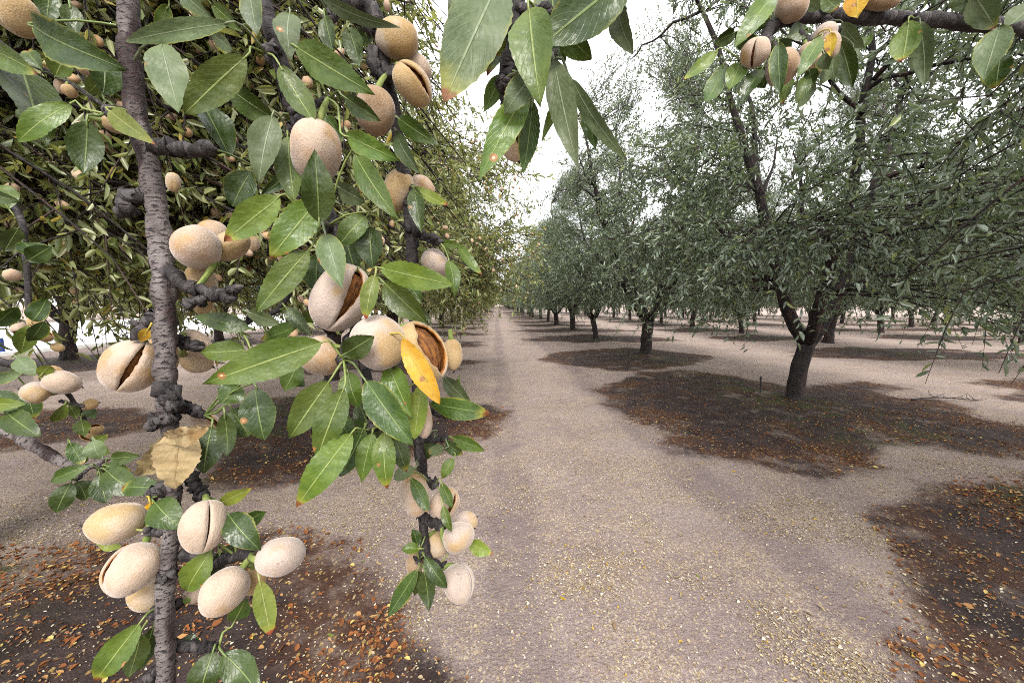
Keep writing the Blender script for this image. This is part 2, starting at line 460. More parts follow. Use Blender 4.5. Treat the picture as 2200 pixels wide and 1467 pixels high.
def ground_mat():
    t = NT('orchard_soil')
    pos = t.n('ShaderNodeNewGeometry').outputs['Position']
    at = t.n('ShaderNodeAttribute', attribute_name='damp').outputs['Fac']
    ar = t.n('ShaderNodeAttribute', attribute_name='row').outputs['Fac']
    e = t.math('ADD', at, t.math('MULTIPLY', t.math('SUBTRACT', t.noise(pos, 2.4, 4), 0.5), 0.62))
    e = t.math('ADD', e, t.math('MULTIPLY', t.math('SUBTRACT', t.noise(pos, 22, 3), 0.5), 0.12))
    damp = t.ramp(t.math('ADD', e, t.math('MULTIPLY', t.math('SUBTRACT', t.noise(pos, 90, 3, 0.8), 0.5), 0.22)), -0.13, 0.07, 1, 0)
    damp = t.math('MULTIPLY', damp, t.ramp(t.math('ADD', t.noise(pos, 1.7, 5, 0.7), t.ramp(e, -0.5, 0.1, 0, 0.06)), 0.54, 0.70, 1.0, 0.45))
    big = t.noise(pos, 0.9, 4, 0.6)
    dry = t.mix(t.ramp(big, 0.35, 0.65), (0.262, 0.203, 0.190), (0.340, 0.272, 0.250))
    dry = t.mix(t.ramp(t.noise(pos, 45, 4, 0.7), 0.35, 0.7, 0, 0.5), dry, (0.130, 0.092, 0.090))
    dry = t.mix(t.ramp(t.noise(pos, 170, 3, 0.8), 0.50, 0.66, 0, 0.55), dry, (0.085, 0.060, 0.058))
    dry = t.mix(t.ramp(t.noise(pos, 120, 3, 0.8), 0.55, 0.68, 0, 0.5), dry, (0.40, 0.32, 0.25))
    px = t.n('ShaderNodeSeparateXYZ'); t.l(pos, px.inputs[0])
    wob = t.math('MULTIPLY', t.math('SUBTRACT', t.noise(pos, 0.8, 3), 0.5), 0.5)
    xw = t.math('ADD', px.outputs[0], wob)
    trk = t.math('ADD', t.ramp(t.math('ABSOLUTE', t.math('SUBTRACT', xw, 0.12)), 0.10, 0.22, 1, 0), t.ramp(t.math('ABSOLUTE', t.math('SUBTRACT', xw, 1.75)), 0.12, 0.28, 1, 0))
    dry = t.mix(t.math('MULTIPLY', trk, 0.38), dry, (0.135, 0.100, 0.098))
    clump = t.math('SUBTRACT', t.math('ADD', t.ramp(t.noise(pos, 2.3, 4, 0.65), 0.40, 0.66), 0.26), t.math('MULTIPLY', trk, 0.35))
    for sc, seedo, c in ((95, 0.0, (0.40, 0.32, 0.20)), (70, 9.0, (0.42, 0.35, 0.26)), (120, 4.0, (0.24, 0.16, 0.09))):
        vo = t.n('ShaderNodeTexVoronoi'); vo.inputs['Scale'].default_value = sc
        sh = t.n('ShaderNodeVectorMath', operation='ADD'); t.l(pos, sh.inputs[0]); sh.inputs[1].default_value = (seedo, seedo, 0)
        t.l(t.scale(sh.outputs[0], (1, 0.55, 1) if seedo else (0.6, 1, 1)), vo.inputs['Vector'])
        s = t.n('ShaderNodeSeparateColor'); t.l(vo.outputs['Color'], s.inputs[0])
        on = t.math('LESS_THAN', s.outputs[0], t.math('MULTIPLY', clump, 0.75))
        k = t.math('MULTIPLY', t.ramp(vo.outputs['Distance'], 0.28, 0.42, 1, 0), on)
        dry = t.mix(t.math('MULTIPLY', k, 0.85), dry, c)
    wet = t.mix(t.ramp(t.noise(pos, 5, 4, 0.65), 0.35, 0.65), (0.024, 0.015, 0.014), (0.054, 0.036, 0.033))
    rust = t.ramp(t.math('ADD', t.noise(pos, 1.6, 4, 0.6), t.ramp(e, -0.9, 0.0, 0, 0.13)), 0.50, 0.68)
    wet = t.mix(t.math('MULTIPLY', rust, 0.5), wet, (0.088, 0.034, 0.014))
    moss = t.math('MULTIPLY', t.ramp(t.noise(pos, 2.2, 4, 0.7), 0.46, 0.62), t.ramp(ar, 0.3, 1.2, 0.9, 0))
    wet = t.mix(moss, wet, (0.040, 0.046, 0.014))
    vo = t.n('ShaderNodeTexVoronoi'); vo.inputs['Scale'].default_value = 38
    t.l(t.scale(pos, (1, 0.7, 1)), vo.inputs['Vector'])
    s = t.n('ShaderNodeSeparateColor'); t.l(vo.outputs['Color'], s.inputs[0])
    on = t.math('LESS_THAN', s.outputs[0], t.math('ADD', t.math('MULTIPLY', rust, 0.40), 0.10))
    k = t.math('MULTIPLY', t.ramp(vo.outputs['Distance'], 0.25, 0.36, 1, 0), on)
    wet = t.mix(k, wet, t.mix(s.outputs[1], (0.20, 0.075, 0.025), (0.34, 0.24, 0.08)))
    col = t.mix(damp, dry, wet)
    h = t.math('ADD', t.noise(pos, 70, 4, 0.7), t.math('MULTIPLY', t.noise(pos, 9, 3), 1.5))
    rough = t.ramp(damp, 0, 1, 0.95, 0.78)
    return t.done(t.principled(col, rough, 0.25, t.bump(h, 1.0, 0.02)))

gm = mesh_np('ground', gv, np.stack([bb, bb + 1, bb + nx + 1, bb + nx], 1), None, ground_mat())
a = gm.attributes.new('damp', 'FLOAT', 'POINT'); a.data.foreach_set('value', damp_sdf(gv[:, 0], gv[:, 1]).astype(np.float32))
rowd = np.min(np.abs(gv[:, 0][:, None] - np.array([ROWS['left'], ROWS['right'], ROWS['yard']] + RIGHT_ROWS)), axis=1)
a = gm.attributes.new('row', 'FLOAT', 'POINT'); a.data.foreach_set('value', rowd.astype(np.float32))
ob('ground', gm, label='mauve beige dirt lane with dark damp patches and scattered pale leaf litter', kind='structure')

# pale yard and kerb beyond the last row on the far side
def box(name, lo, hi, mat, bev=0.0):
    lo, hi = np.array(lo, float), np.array(hi, float)
    v = np.array([[x, y, z] for z in (lo[2], hi[2]) for (x, y) in ((lo[0], lo[1]), (hi[0], lo[1]), (hi[0], hi[1]), (lo[0], hi[1]))])
    q = [[0, 3, 2, 1], [4, 5, 6, 7], [0, 1, 5, 4], [1, 2, 6, 5], [2, 3, 7, 6], [3, 0, 4, 7]]
    return mesh_np(name, v, q, None, mat, smooth=False)
M_PAVE = plain('pale_concrete', (0.62, 0.62, 0.64), (0.72, 0.72, 0.74), 1.5, 0.55, 0.2, 0.003)
M_KERB = plain('kerb_concrete', (0.60, 0.59, 0.57), (0.70, 0.69, 0.67), 6, 0.8, 0.3, 0.004)
ob('road', box('road', (-36, -20, -0.3), (-14.25, 260, 0.02), M_PAVE), label='pale concrete road beyond the orchard edge', kind='structure')
ob('kerb', box('kerb', (-14.25, -20, -0.3), (-14.0, 260, 0.12), M_KERB), label='low pale concrete kerb along the orchard edge', kind='structure')
M_BLUE = plain('blue_paint', (0.02, 0.05, 0.22), (0.03, 0.07, 0.28), 20, 0.5)
M_WHITE = plain('white_paint', (0.75, 0.75, 0.76), (0.8, 0.8, 0.8), 20, 0.5)
bo = ob('marker_post', None, loc=(-14.75, 11.6, 0.02), label='short dark blue marker post standing on the pale road', cat='post')
bo_b, q_, t_, u_ = tube_arrays(spline([(0, 0, 0), (0, 0, 0.2), (0, 0, 0.46)], 7), np.array([.10, .085, .08, .08, .08, .08, .075]), 10)
ob('post_shaft', mesh_np('post_shaft', bo_b, q_, t_, M_BLUE, uv=u_), bo, WLOC[bo.name])
v_, q_, t_, u_ = tube_arrays(spline([(0, 0, 0.462), (0, 0, 0.50), (0, 0, 0.53)], 5), np.array([.09, .09, .085, .06, .02]), 10)
ob('post_cap', mesh_np('post_cap', v_, q_, t_, M_WHITE, uv=u_), bo, WLOC[bo.name])

# ------------------------------------------------------------------ tree generator
def leaf_arrays(p, d, n, L, W, fold=0.35, curl=0.12):
    """N folded lance-shaped leaves, two quads each"""
    p, d = np.asarray(p), nrm(d)
    s = nrm(np.cross(d, n)); n = np.cross(s, d)
    L = L[:, None]; W = W[:, None]
    c = [p, p + d * L * .30 + s * W * .46 + n * W * fold, p + d * L * .68 + s * W * .40 + n * (W * fold - L * curl * .5),
         p + d * L - n * L * curl, p + d * L * .68 - s * W * .40 + n * (W * fold - L * curl * .5), p + d * L * .30 - s * W * .46 + n * W * fold]
    v = np.stack(c, 1).reshape(-1, 3)
    b = np.arange(len(p))[:, None] * 6
    q = np.concatenate([b + np.array([[0, 3, 2, 1]]), b + np.array([[0, 5, 4, 3]])])
    return v, q

def twig_tubes(p0, p1, p2, r0_, r1_):
    """M three-sided two-segment twigs"""
    M = len(p0)
    tan = nrm(p2 - p0)
    ref = np.where(np.abs(tan[:, 2:3]) < 0.9, np.array([[0, 0, 1.0]]), np.array([[1.0, 0, 0]]))
    s = nrm(np.cross(tan, ref)); t = np.cross(tan, s)
    vs = []
    for p, r in ((p0, r0_), (p1, (r0_ + r1_) / 2), (p2, r1_)):
        for k in range(3):
            a = k * 2.0944
            vs.append(p + (math.cos(a) * s + math.sin(a) * t) * r[:, None])
    v = np.stack(vs, 1).reshape(-1, 3)
    b = np.arange(M)[:, None] * 9
    q = []
    for i in (0, 3):
        for k in range(3):
            k2 = (k + 1) % 3
            q.append(b + np.array([[i + k, i + k2, i + 3 + k2, i + 3 + k]]))
    return v, np.concatenate(q)

def env(h):
    return np.interp(h, [0, .12, .3, .5, .72, .9, 1], [.86, 1.0, 1.0, .80, .52, .28, .07])

def gen_tree(seed, H=8.6, Rc=3.2, zlow=0.85, fork=0.95, trunk_r=0.13, lean=(0.1, 0.0), n_br=420, n_tw=6, n_lf=14, leaf=0.068,
             keep=None, n_alm=0, twigs=True, origin=(0, 0, 0), up=1.0, nscaf=4, size_jit=0.25, thin_top=0.55, keep_br=None, az0=None, azs=None, extra=None, nup=.45, arch=.16):
    g = np.random.default_rng(seed)
    org = np.asarray(origin, float)
    wood = Join()
    lx, ly = lean
    fk = np.array([lx, ly, fork])
    tp = spline([(0, 0, -0.05), (0.02, 0, 0.1), (lx * .35, ly * .35, fork * .5), fk, fk + np.array([lx * .2, ly * .2, 0.18])], 12)
    tr = np.interp(np.linspace(0, 1, 12), [0, .12, .3, .75, 1], [trunk_r * 1.3, trunk_r * 1.12, trunk_r, trunk_r * 0.98, trunk_r * 0.7])
    wood.add(*tube_arrays(tp, tr, 12, 0.07, seed))
    skel, skr = [], []
    a0 = g.uniform(0, 6.28) if az0 is None else az0
    for i in range(nscaf):
        az = a0 + i * 2 * math.pi / nscaf + g.normal(0, .25)
        if azs: az = azs[i % len(azs)]
        n = 16
        top = H * g.uniform(.62, .82)
        rad = Rc * g.uniform(.45, .72)
        s = np.linspace(0, 1, n)
        wig = np.cumsum(g.normal(0, .05, (n, 3)), 0) * s[:, None]
        pts = np.stack([fk[0] + math.cos(az) * rad * s ** .8, fk[1] + math.sin(az) * rad * s ** .8, fk[2] - .05 + (top - fk[2]) * s ** 1.12], 1) + wig
        rr = trunk_r * .66 * (1 - s) ** .75 + .012
        wood.add(*tube_arrays(pts, rr, 8, 0.06, seed + i))
        skel.append(pts[3:]); skr.append(rr[3:])
        for j in range(6):
            k = g.integers(3, n - 2)
            da = az + g.choice([-1, 1]) * g.uniform(.3, 1.4)
            ln = g.uniform(1.0, 2.2) * (1 - .3 * s[k])
            el = g.uniform(-.05, .9)
            ss = np.linspace(0, 1, 8)
            dv = np.array([math.cos(da) * math.cos(el), math.sin(da) * math.cos(el), math.sin(el)])
            q = pts[k] + dv * ln * ss[:, None] + np.cumsum(g.normal(0, .035, (8, 3)), 0)
            q[:, 2] += .25 * ss ** 2 * (1 if el > .2 else -1.2)
            q2 = q[q[:, 2] > 0.7]
            if len(q2) < 4: continue
            r2 = (rr[k] * .5) * (1 - ss[:len(q2)]) ** .8 + .007
            if keep_br is not None and not keep_br(q2 + org): continue
            wood.add(*tube_arrays(q2, r2, 6, 0.05, seed + j))
            skel.append(q2[2:]); skr.append(r2[2:])
    S = np.vstack(skel); SR = np.concatenate(skr)
    # branch ends spread through the crown's volume
    T = []
    while len(T) < n_br:
        h = g.beta(1.15, 1.75)
        z = zlow + h * (H - zlow)
        rm = env(h) * Rc * g.uniform(.9, 1.1)
        r = rm * math.sqrt(g.uniform(.08, 1))
        if z < fork + 1.1 and r < .55 * rm: continue
        a = g.uniform(0, 6.28)
        T.append((r * math.cos(a) + lx, r * math.sin(a) + ly, z))
    if extra:
        (xa, xb), (ya, yb), (za, zb), m_ = extra
        for _ in range(m_): T.append(tuple(np.array([g.uniform(xa, xb), g.uniform(ya, yb), g.uniform(za, zb)]) - org))
    T = np.array(T); n_br = len(T)
    D = np.linalg.norm(T[:, None] - S[None], axis=2) + .45 * np.maximum(0, S[None, :, 2] - T[:, None, 2])
    ni = D.argmin(1)
    tw0, twd, twl, twh = [], [], [], []
    for i in range(n_br):
        p0, t = S[ni[i]], T[i]
        ln = np.linalg.norm(t - p0)
        h = (t[2] - zlow) / (H - zlow)
        mid = (p0 + t) / 2 + g.normal(0, .08 * ln, 3) + np.array([0, 0, arch * ln])
        u = np.linspace(0, 1, 7)[:, None]
        pts = p0 * (1 - u) ** 2 + 2 * mid * u * (1 - u) + t * u * u
        ok = keep_br is None or keep_br(pts + org)
        rb = np.interp(u[:, 0], [0, 1], [min(SR[ni[i]] * .6, .006 + .005 * ln), .0035])
        if ok: wood.add(*tube_arrays(pts, rb, 4, 0.0))
        else: continue
        tan = nrm(np.gradient(pts, axis=0))
        for _ in range(n_tw):
            f = g.uniform(.3, 1) * 6
            k = min(int(f), 5)
            p = pts[k] + (pts[k + 1] - pts[k]) * (f - k)
            dv = tan[k] * .7 + g.normal(0, .65, 3) + np.array([0, 0, up * (-.35 + 1.5 * h * h)])
            tw0.append(p); twd.append(dv); twl.append(g.uniform(.22, .55) * (1 + .8 * (h > .72))); twh.append(h)
    tw0, twd, twl, twh = np.array(tw0), nrm(np.array(twd)), np.array(twl), np.array(twh)
    tw1 = tw0 + twd * (twl * .5)[:, None]
    drop = np.where(twh < .55, -.28, .02) * twl
    tw2 = tw0 + twd * twl[:, None]; tw2[:, 2] += drop
    if keep is not None:
        k = keep(tw0 + org) & keep(tw2 + org)
        tw0, tw1, tw2, twd, twl, twh = tw0[k], tw1[k], tw2[k], twd[k], twl[k], twh[k]
    if twigs:
        v, q = twig_tubes(tw0, tw1, tw2, np.full(len(tw0), .0042), np.full(len(tw0), .0016))
        wood.add(v, q, None, np.zeros((len(v), 2)))
    # leaves in tufts along the twigs
    M = len(tw0)
    idx = np.repeat(np.arange(M), n_lf)
    idx = idx[g.uniform(size=len(idx)) < np.interp(twh[idx], [.18, .45, .8], [1.0, .60, .46])]
    N = len(idx)
    f = np.clip(np.round(g.uniform(.05, 1, N) * 7) / 7 + g.normal(0, .03, N), 0, 1)[:, None]
    p = tw0[idx] * (1 - f) ** 2 + 2 * tw1[idx] * f * (1 - f) + tw2[idx] * f * f
    d = nrm(twd[idx] * .55 + g.normal(0, .55, (N, 3)) + np.array([0, 0, -.18]))
    nn = nrm(g.normal(0, .55, (N, 3)) + np.array([0, 0, nup]))
    L = leaf * np.clip(1 + g.normal(0, size_jit, N), .45, 1.6)
    W = L * g.uniform(.26, .36, N)
    if keep is not None:
        k = keep(p + org) & keep(p + d * L[:, None] + org)
        p, d, nn, L, W = p[k], d[k], nn[k], L[k], W[k]
    lv, lq = leaf_arrays(p, d, nn, L, W)
    alm = None
    if n_alm and M:
        wt = 1 / np.maximum(np.linalg.norm(tw2 + org - CAM, axis=1), .8) ** 2.5
        k = g.choice(M, min(n_alm, M), replace=False, p=wt / wt.sum())
        ff = g.uniform(.1, .9, (len(k), 1))
        ap = tw0[k] * (1 - ff) + tw2[k] * ff + g.normal(0, .012, (len(k), 3)) + np.array([0, 0, -.018])
        alm = (ap, nrm(twd[k] * .5 + g.normal(0, .6, (len(k), 3)) + np.array([0, 0, -.4])), g.uniform(.014, .021, len(k)))
    return wood, lv, lq, alm

def tree_meshes(name, mat, **kw):
    wood, lv, lq, alm = gen_tree(**kw)
    return (wood.mesh('trunk_' + name, M_BARK), mesh_np('crown_' + name, lv, lq, None, mat, smooth=False), alm)

def put_tree(meshes, x, y, rot=0.0, sc=1.0, label='', group=None, sz=1.0):
    z = float(ground_z(x, y))
    o = ob('almond_tree', None, loc=(x, y, z), label=label, cat='tree', group=group)
    o.rotation_euler = (0, 0, rot); o.scale = (sc, sc, sc * sz)
    for nm, me in (('trunk', meshes[0]), ('crown', meshes[1])):
        c = ob(nm, me, o, (x, y, z))
        c.location = (0, 0, 0)
        if nm == 'crown': c['kind'] = 'stuff'
    return o

# ------------------------------------------------------------------ trees
def in_frame(p, m=60):
    px, py, d = proj(p)
    return (d > 0.02) & (px > -m) & (px < 2200 + m) & (py > -m) & (py < 1467 + m), d, px, py
def keep_left(p):
    f, d, px, py = in_frame(p)
    return ~(f & (d < 1.15)) & (np.linalg.norm(p - CAM, axis=-1) > .5) & ~((p[:, 0] > np.where(p[:, 1] > 2.4, -.03, -.15) * np.maximum(p[:, 1], 0.3) + .02) & (p[:, 1] > 0)) & ~((p[:, 0] > -2.0) & (p[:, 1] < .9) & (p[:, 2] > 1.7))
def keep_right(p):
    f, d, px, py = in_frame(p)
    return ~(f & (d < 1.6)) & (np.linalg.norm(p - CAM, axis=-1) > .6)
ORD = ['first', 'second', 'third', 'fourth', 'fifth', 'sixth', 'seventh', 'eighth']
T_R1 = tree_meshes('a', M_CROWN_R, seed=11, lean=(0.17, 0.02), fork=.86, az0=0.15, n_br=760, n_tw=8, n_lf=16, zlow=1.12, H=8.4, Rc=3.3, trunk_r=.112, leaf=.07)
T_R2 = tree_meshes('b', M_CROWN_R, seed=23, n_br=700, n_tw=8, n_lf=15, zlow=1.3, trunk_r=.16, H=9.2, leaf=.07)
T_R3 = T_R1
T_R0 = tree_meshes('d', M_CROWN_R, seed=41, n_br=560, n_tw=8, n_lf=15, zlow=1.3, H=8.0, leaf=.068, origin=(4.4, .5, .05), keep=keep_right,
                   keep_br=lambda q: bool(np.all(keep_right(q))))
T_F1 = tree_meshes('e', M_CROWN_R, seed=51, n_br=420, n_tw=5, n_lf=9, leaf=.13, twigs=False, H=8.6, zlow=1.3)
T_F2 = tree_meshes('f', M_CROWN_R, seed=53, n_br=420, n_tw=5, n_lf=9, leaf=.13, twigs=False, H=9.0, zlow=1.35)
tree_r0 = put_tree(T_R0, 4.4, .5, label='almond tree whose dark branch and leafy twigs reach in at upper right')
put_tree(T_R1, 4.55, 5.35, label='nearest whole almond tree right of the lane, forked dark trunk')
put_tree(T_R2, 4.35, 10.5, 0.6, label='second almond tree along the right side, just past the forked one')
put_tree(T_R3, 4.25, 15.5, 2.2, .95, label='third almond tree along the right side of the dirt lane')
put_tree(T_R2, 4.3, 20.4, 3.9, .95, label='fourth almond tree along the right side of the dirt lane')
g5 = np.random.default_rng(5)
G_R = 'almond trees far down the right side of the lane'
for k in range(5, 44):
    lab = (ORD[k - 1] + ' almond tree along the right side of the dirt lane') if k < 9 else 'small distant almond tree far down the right side of the lane'
    put_tree([T_R3, T_R2, T_F1, T_F2][k % 4] if k < 8 else [T_F1, T_F2][k % 2], 4.3 + g5.normal(0, .12), .5 + 5 * k + g5.normal(0, .15), g5.uniform(0, 6.28), g5.uniform(.9, 1.02) * (1 + .012 * (k - 4)) if k < 16 else 1.15,
             lab, G_R, g5.uniform(.82, 1.04))
for xi, xr in enumerate(RIGHT_ROWS):
    for k in range(0, 13 - xi):
        y = 2.8 + 5 * k + g5.normal(0, .3)
        if xr / max(y, .1) > 1.75: continue
        put_tree([T_R2, T_R3][k % 2] if (xi == 0 and k < 6) else [T_F1, T_F2][k % 2], xr + g5.normal(0, .2), y, g5.uniform(0, 6.28), g5.uniform(.9, 1.03),
                 'almond tree in the %s row to the right of the lane, seen beneath nearer crowns' % ORD[xi + 1], 'almond trees in the further right-hand rows')
# left side of the lane
wood, lv, lq, almA = gen_tree(seed=61, n_br=380, n_tw=9, n_lf=18, azs=[2.4, 3.5, 4.5, 5.3], zlow=1.42, H=6.6, Rc=3.6, leaf=.050, origin=(-3.1, 2.0, .05), keep=keep_left, n_alm=1100, up=.4, nup=.3, arch=.5, extra=((-3.0, -.15), (1.25, 3.4), (1.55, 3.4), 460),
                              keep_br=lambda q: bool(np.all(keep_left(q))))
LROOT = np.array([-3.1, 2.0, .05])
tree_l0 = ob('almond_tree', None, loc=LROOT, label='almond tree whose grey stem, leaves and split almonds hang close in front', cat='tree')
ob('trunk', wood.mesh('trunk', M_BARK), tree_l0, LROOT)
ob('crown', mesh_np('crown', lv, lq, None, M_CROWN_L, smooth=False), tree_l0, LROOT, kind='stuff')
wood, lv, lq, almB = gen_tree(seed=67, n_br=640, n_tw=8, n_lf=16, zlow=1.0, H=8.0, Rc=3.75, leaf=.062, origin=(-3.1, 7.0, .05), n_alm=1300, up=.3, nup=.35, extra=((-1.2, .75), (4.4, 8.2), (1.5, 3.9), 150))
LR1 = np.array([-3.1, 7.0, .05])
tree_l1 = ob('almond_tree', None, loc=LR1, label='almond-laden tree on the left of the lane behind the hanging branches', cat='tree')
ob('trunk', wood.mesh('trunk', M_BARK), tree_l1, LR1)
ob('crown', mesh_np('crown', lv, lq, None, M_CROWN_L, smooth=False), tree_l1, LR1, kind='stuff')
T_L2 = tree_meshes('g', M_CROWN_L, seed=71, n_br=620, n_tw=7, n_lf=14, zlow=1.1, H=8.2, leaf=.07, Rc=3.2, up=.4)
T_F3 = tree_meshes('h', M_CROWN_L, seed=73, n_br=420, n_tw=5, n_lf=9, leaf=.13, twigs=False, H=8.4, zlow=1.0, Rc=3.2)
for k in range(2, 44):
    put_tree(T_L2 if k < 6 else T_F3, -3.15 + g5.normal(0, .12), 2.0 + 5 * k, g5.uniform(0, 6.28), g5.uniform(1.0, 1.08) if k < 6 else 1.15,
             'almond tree in the line down the left side of the lane beyond the laden one', 'almond trees down the left side of the lane')
T_Y = T_R2
put_tree(T_Y, -11.0, 9.9, .9, label='almond tree with low forked dark trunk standing before the pale road')
for k in range(0, 16):
    if k == 2: continue
    put_tree(T_Y if k < 5 else T_F2, -11 + g5.normal(0, .15), -.1 + 5 * k, g5.uniform(0, 6.28), g5.uniform(.92, 1.03),
             'almond tree in the outermost left row beside the kerb', 'almond trees in the outermost left row')
for k in range(0, 14):
    put_tree([T_F1, T_F3][k % 2], -40 + g5.normal(0, .8), 6 + 7.5 * k, g5.uniform(0, 6.28), 1.25 + g5.uniform(0, .2),
             'leafy tree on the far side of the pale road', 'trees across the road')

for k, x in enumerate((-4.5, -.6, 2.6, 6.3)):
    put_tree([T_F1, T_F2][k % 2], x, 226 + 2 * k, k * 1.3, 1.1, label='tiny leafy tree closing off the far end of the lane', group='trees closing the lane end')

# almonds in the two laden crowns: the ones that show largest as things of their own, the rest joined
def blob_arrays(p, ax, r):
    nt, na = 5, 7
    th = np.linspace(0, math.pi, nt + 1)[1:-1]; a = np.arange(na) / na * 6.28318
    loc = [(0, 0, -1.35)]
    for t in th:
        for b in a: loc.append((math.sin(t) * math.cos(b) * .92, math.sin(t) * math.sin(b), -math.cos(t) * 1.35))
    loc.append((0, 0, 1.45))
    loc = np.array(loc)
    tr = [[0, 1 + (j + 1) % na, 1 + j] for j in range(na)]
    q = []
    for i in range(nt - 2):
        for j in range(na):
            b = 1 + i * na
            q.append([b + j, b + (j + 1) % na, b + na + (j + 1) % na, b + na + j])
    e = len(loc) - 1; b = 1 + (nt - 2) * na
    tr += [[e, b + j, b + (j + 1) % na] for j in range(na)]
    ref = np.where(np.abs(ax[:, 2:3]) < .9, np.array([[0, 0, 1.]]), np.array([[1., 0, 0]]))
    s = nrm(np.cross(ax, ref)); t = np.cross(ax, s)
    v = p[:, None] + r[:, None, None] * (loc[None, :, 0:1] * s[:, None] + loc[None, :, 1:2] * t[:, None] + loc[None, :, 2:3] * ax[:, None])
    o = (np.arange(len(p)) * len(loc))[:, None, None]
    return v.reshape(-1, 3), (np.array(q)[None] + o).reshape(-1, 4), (np.array(tr)[None] + o).reshape(-1, 3)
def far_hull_mat():
    t = NT('hull_far_velvet')
    r = t.n('ShaderNodeNewGeometry').outputs['Random Per Island']
    r2 = t.n('ShaderNodeObjectInfo').outputs['Random']
    f = t.math('FRACT', t.math('ADD', r, r2))
    return t.done(t.principled(t.mix(f, (0.34, 0.215, 0.11), (0.46, 0.34, 0.25)), .9, .1, sheen=.3))
M_FARH = far_hull_mat()
small_mesh = []
for k in range(3):
    v, q, t = blob_arrays(np.zeros((1, 3)), np.array([[0, 0, 1.]]), np.array([1.0]))
    v = v * np.array([[1, .88 + .1 * k, 1 - .08 * k]])
    small_mesh.append(mesh_np('almond_small', v, q, t, M_FARH))
for al, root, tree in ((almA, LROOT, tree_l0), (almB, LR1, tree_l1)):
    p, ax, r = al
    wp = p + root
    f, d, px, py = in_frame(wp, -10)
    sc = np.where(f, r / np.maximum(d, .3), 0)
    o_ = np.argsort(-sc)[:100]
    o_ = o_[sc[o_] > 0]
    for i in o_:
        lab = 'small tan almond high among the warm green leaves behind the grey stem' if tree is tree_l0 else 'tiny pale almond in the leafy curtain left of the lane'
        ao = ob('almond', small_mesh[int(i) % 3], loc=wp[i], label=lab, cat='almond', group='small almonds in the crowns left of the lane' if tree is tree_l0 else 'tiny almonds in the second left tree')
        ao.scale = (r[i],) * 3
        ao.rotation_mode = 'QUATERNION'
        ao.rotation_quaternion = Vector(ax[i]).to_track_quat('Z', 'Y')
    rest = np.setdiff1d(np.arange(len(p)), o_)
    v, q, t = blob_arrays(p[rest], ax[rest], r[rest])
    ob('almonds', mesh_np('almonds', v, q, t, M_FARH), tree, root, kind='stuff')

# ------------------------------------------------------------------ litter on the ground
def litter(n, seed, ymax, wet, lo, hi):
    g = np.random.default_rng(seed)
    u = g.uniform(size=n)
    y = 1.15 * (ymax / 1.15) ** u if wet else 1.1 * (ymax / 1.1) ** u
    x = g.uniform(-1, 1, n) * (1.55 * y + .6)
    d = damp_sdf(x, y) + .25 * (vnoise(x * 3, y * 3, 4) - .5)
    cl = .55 * vnoise(x * 2.1, y * 2.1, 5) + .3 * vnoise(x * 5, y * 5, 6) + .15 * vnoise(x * 13, y * 13, 8)
    if wet: k = (d < 0) & (g.uniform(size=n) < np.clip((cl - .40) * 3.2, .06, 1))
    else: k = (g.uniform(size=n) < np.where(d > 0, np.clip((cl - .40) * 4.2, .07, 1), .10))
    x, y = x[k], y[k]
    N = len(x)
    p = np.stack([x, y, ground_z(x, y) + g.uniform(.001, .006, N)], 1)
    a = g.uniform(0, 6.28, N)
    dv = np.stack([np.cos(a), np.sin(a), g.normal(0, .22, N)], 1)
    nn = nrm(np.stack([g.normal(0, .35, N), g.normal(0, .35, N), np.ones(N)], 1))
    L = g.uniform(lo, hi, N) * (1 + .5 * (g.uniform(size=N) < .05))
    return leaf_arrays(p, dv, nn, L, L * g.uniform(.22, .8, N), fold=.3, curl=.05)
def litter_mat(name, cols):
    t = NT(name)
    r = t.n('ShaderNodeNewGeometry').outputs['Random Per Island']
    c = t.mix(t.math('FRACT', t.math('MULTIPLY', r, 5.7)), cols[0], cols[1])
    c = t.mix(t.ramp(r, .72, .74), c, cols[2])
    c = t.mix(t.ramp(r, .93, .95), c, cols[3])
    return t.done(t.principled(c, .8, .25))
lv, lq = litter(230000, 1, 9.0, False, .005, .016)
ob('leaf_litter', mesh_np('leaf_litter', lv, lq, None, litter_mat('litter_pale', ((.36, .29, .18), (.19, .135, .08), (.44, .39, .31), (.34, .22, .03))), smooth=False),
   label='pale chaff and tiny dry leaves strewn over the dirt lane', cat='litter', kind='stuff')
lv, lq = litter(95000, 2, 11.0, True, .012, .032)
ob('leaf_litter', mesh_np('leaf_litter', lv, lq, None, litter_mat('litter_brown', ((.20, .070, .020), (.10, .038, .014), (.30, .16, .06), (.40, .30, .10))), smooth=False),
   label='brown and yellow fallen leaves lying on the dark damp patches', cat='litter', kind='stuff')

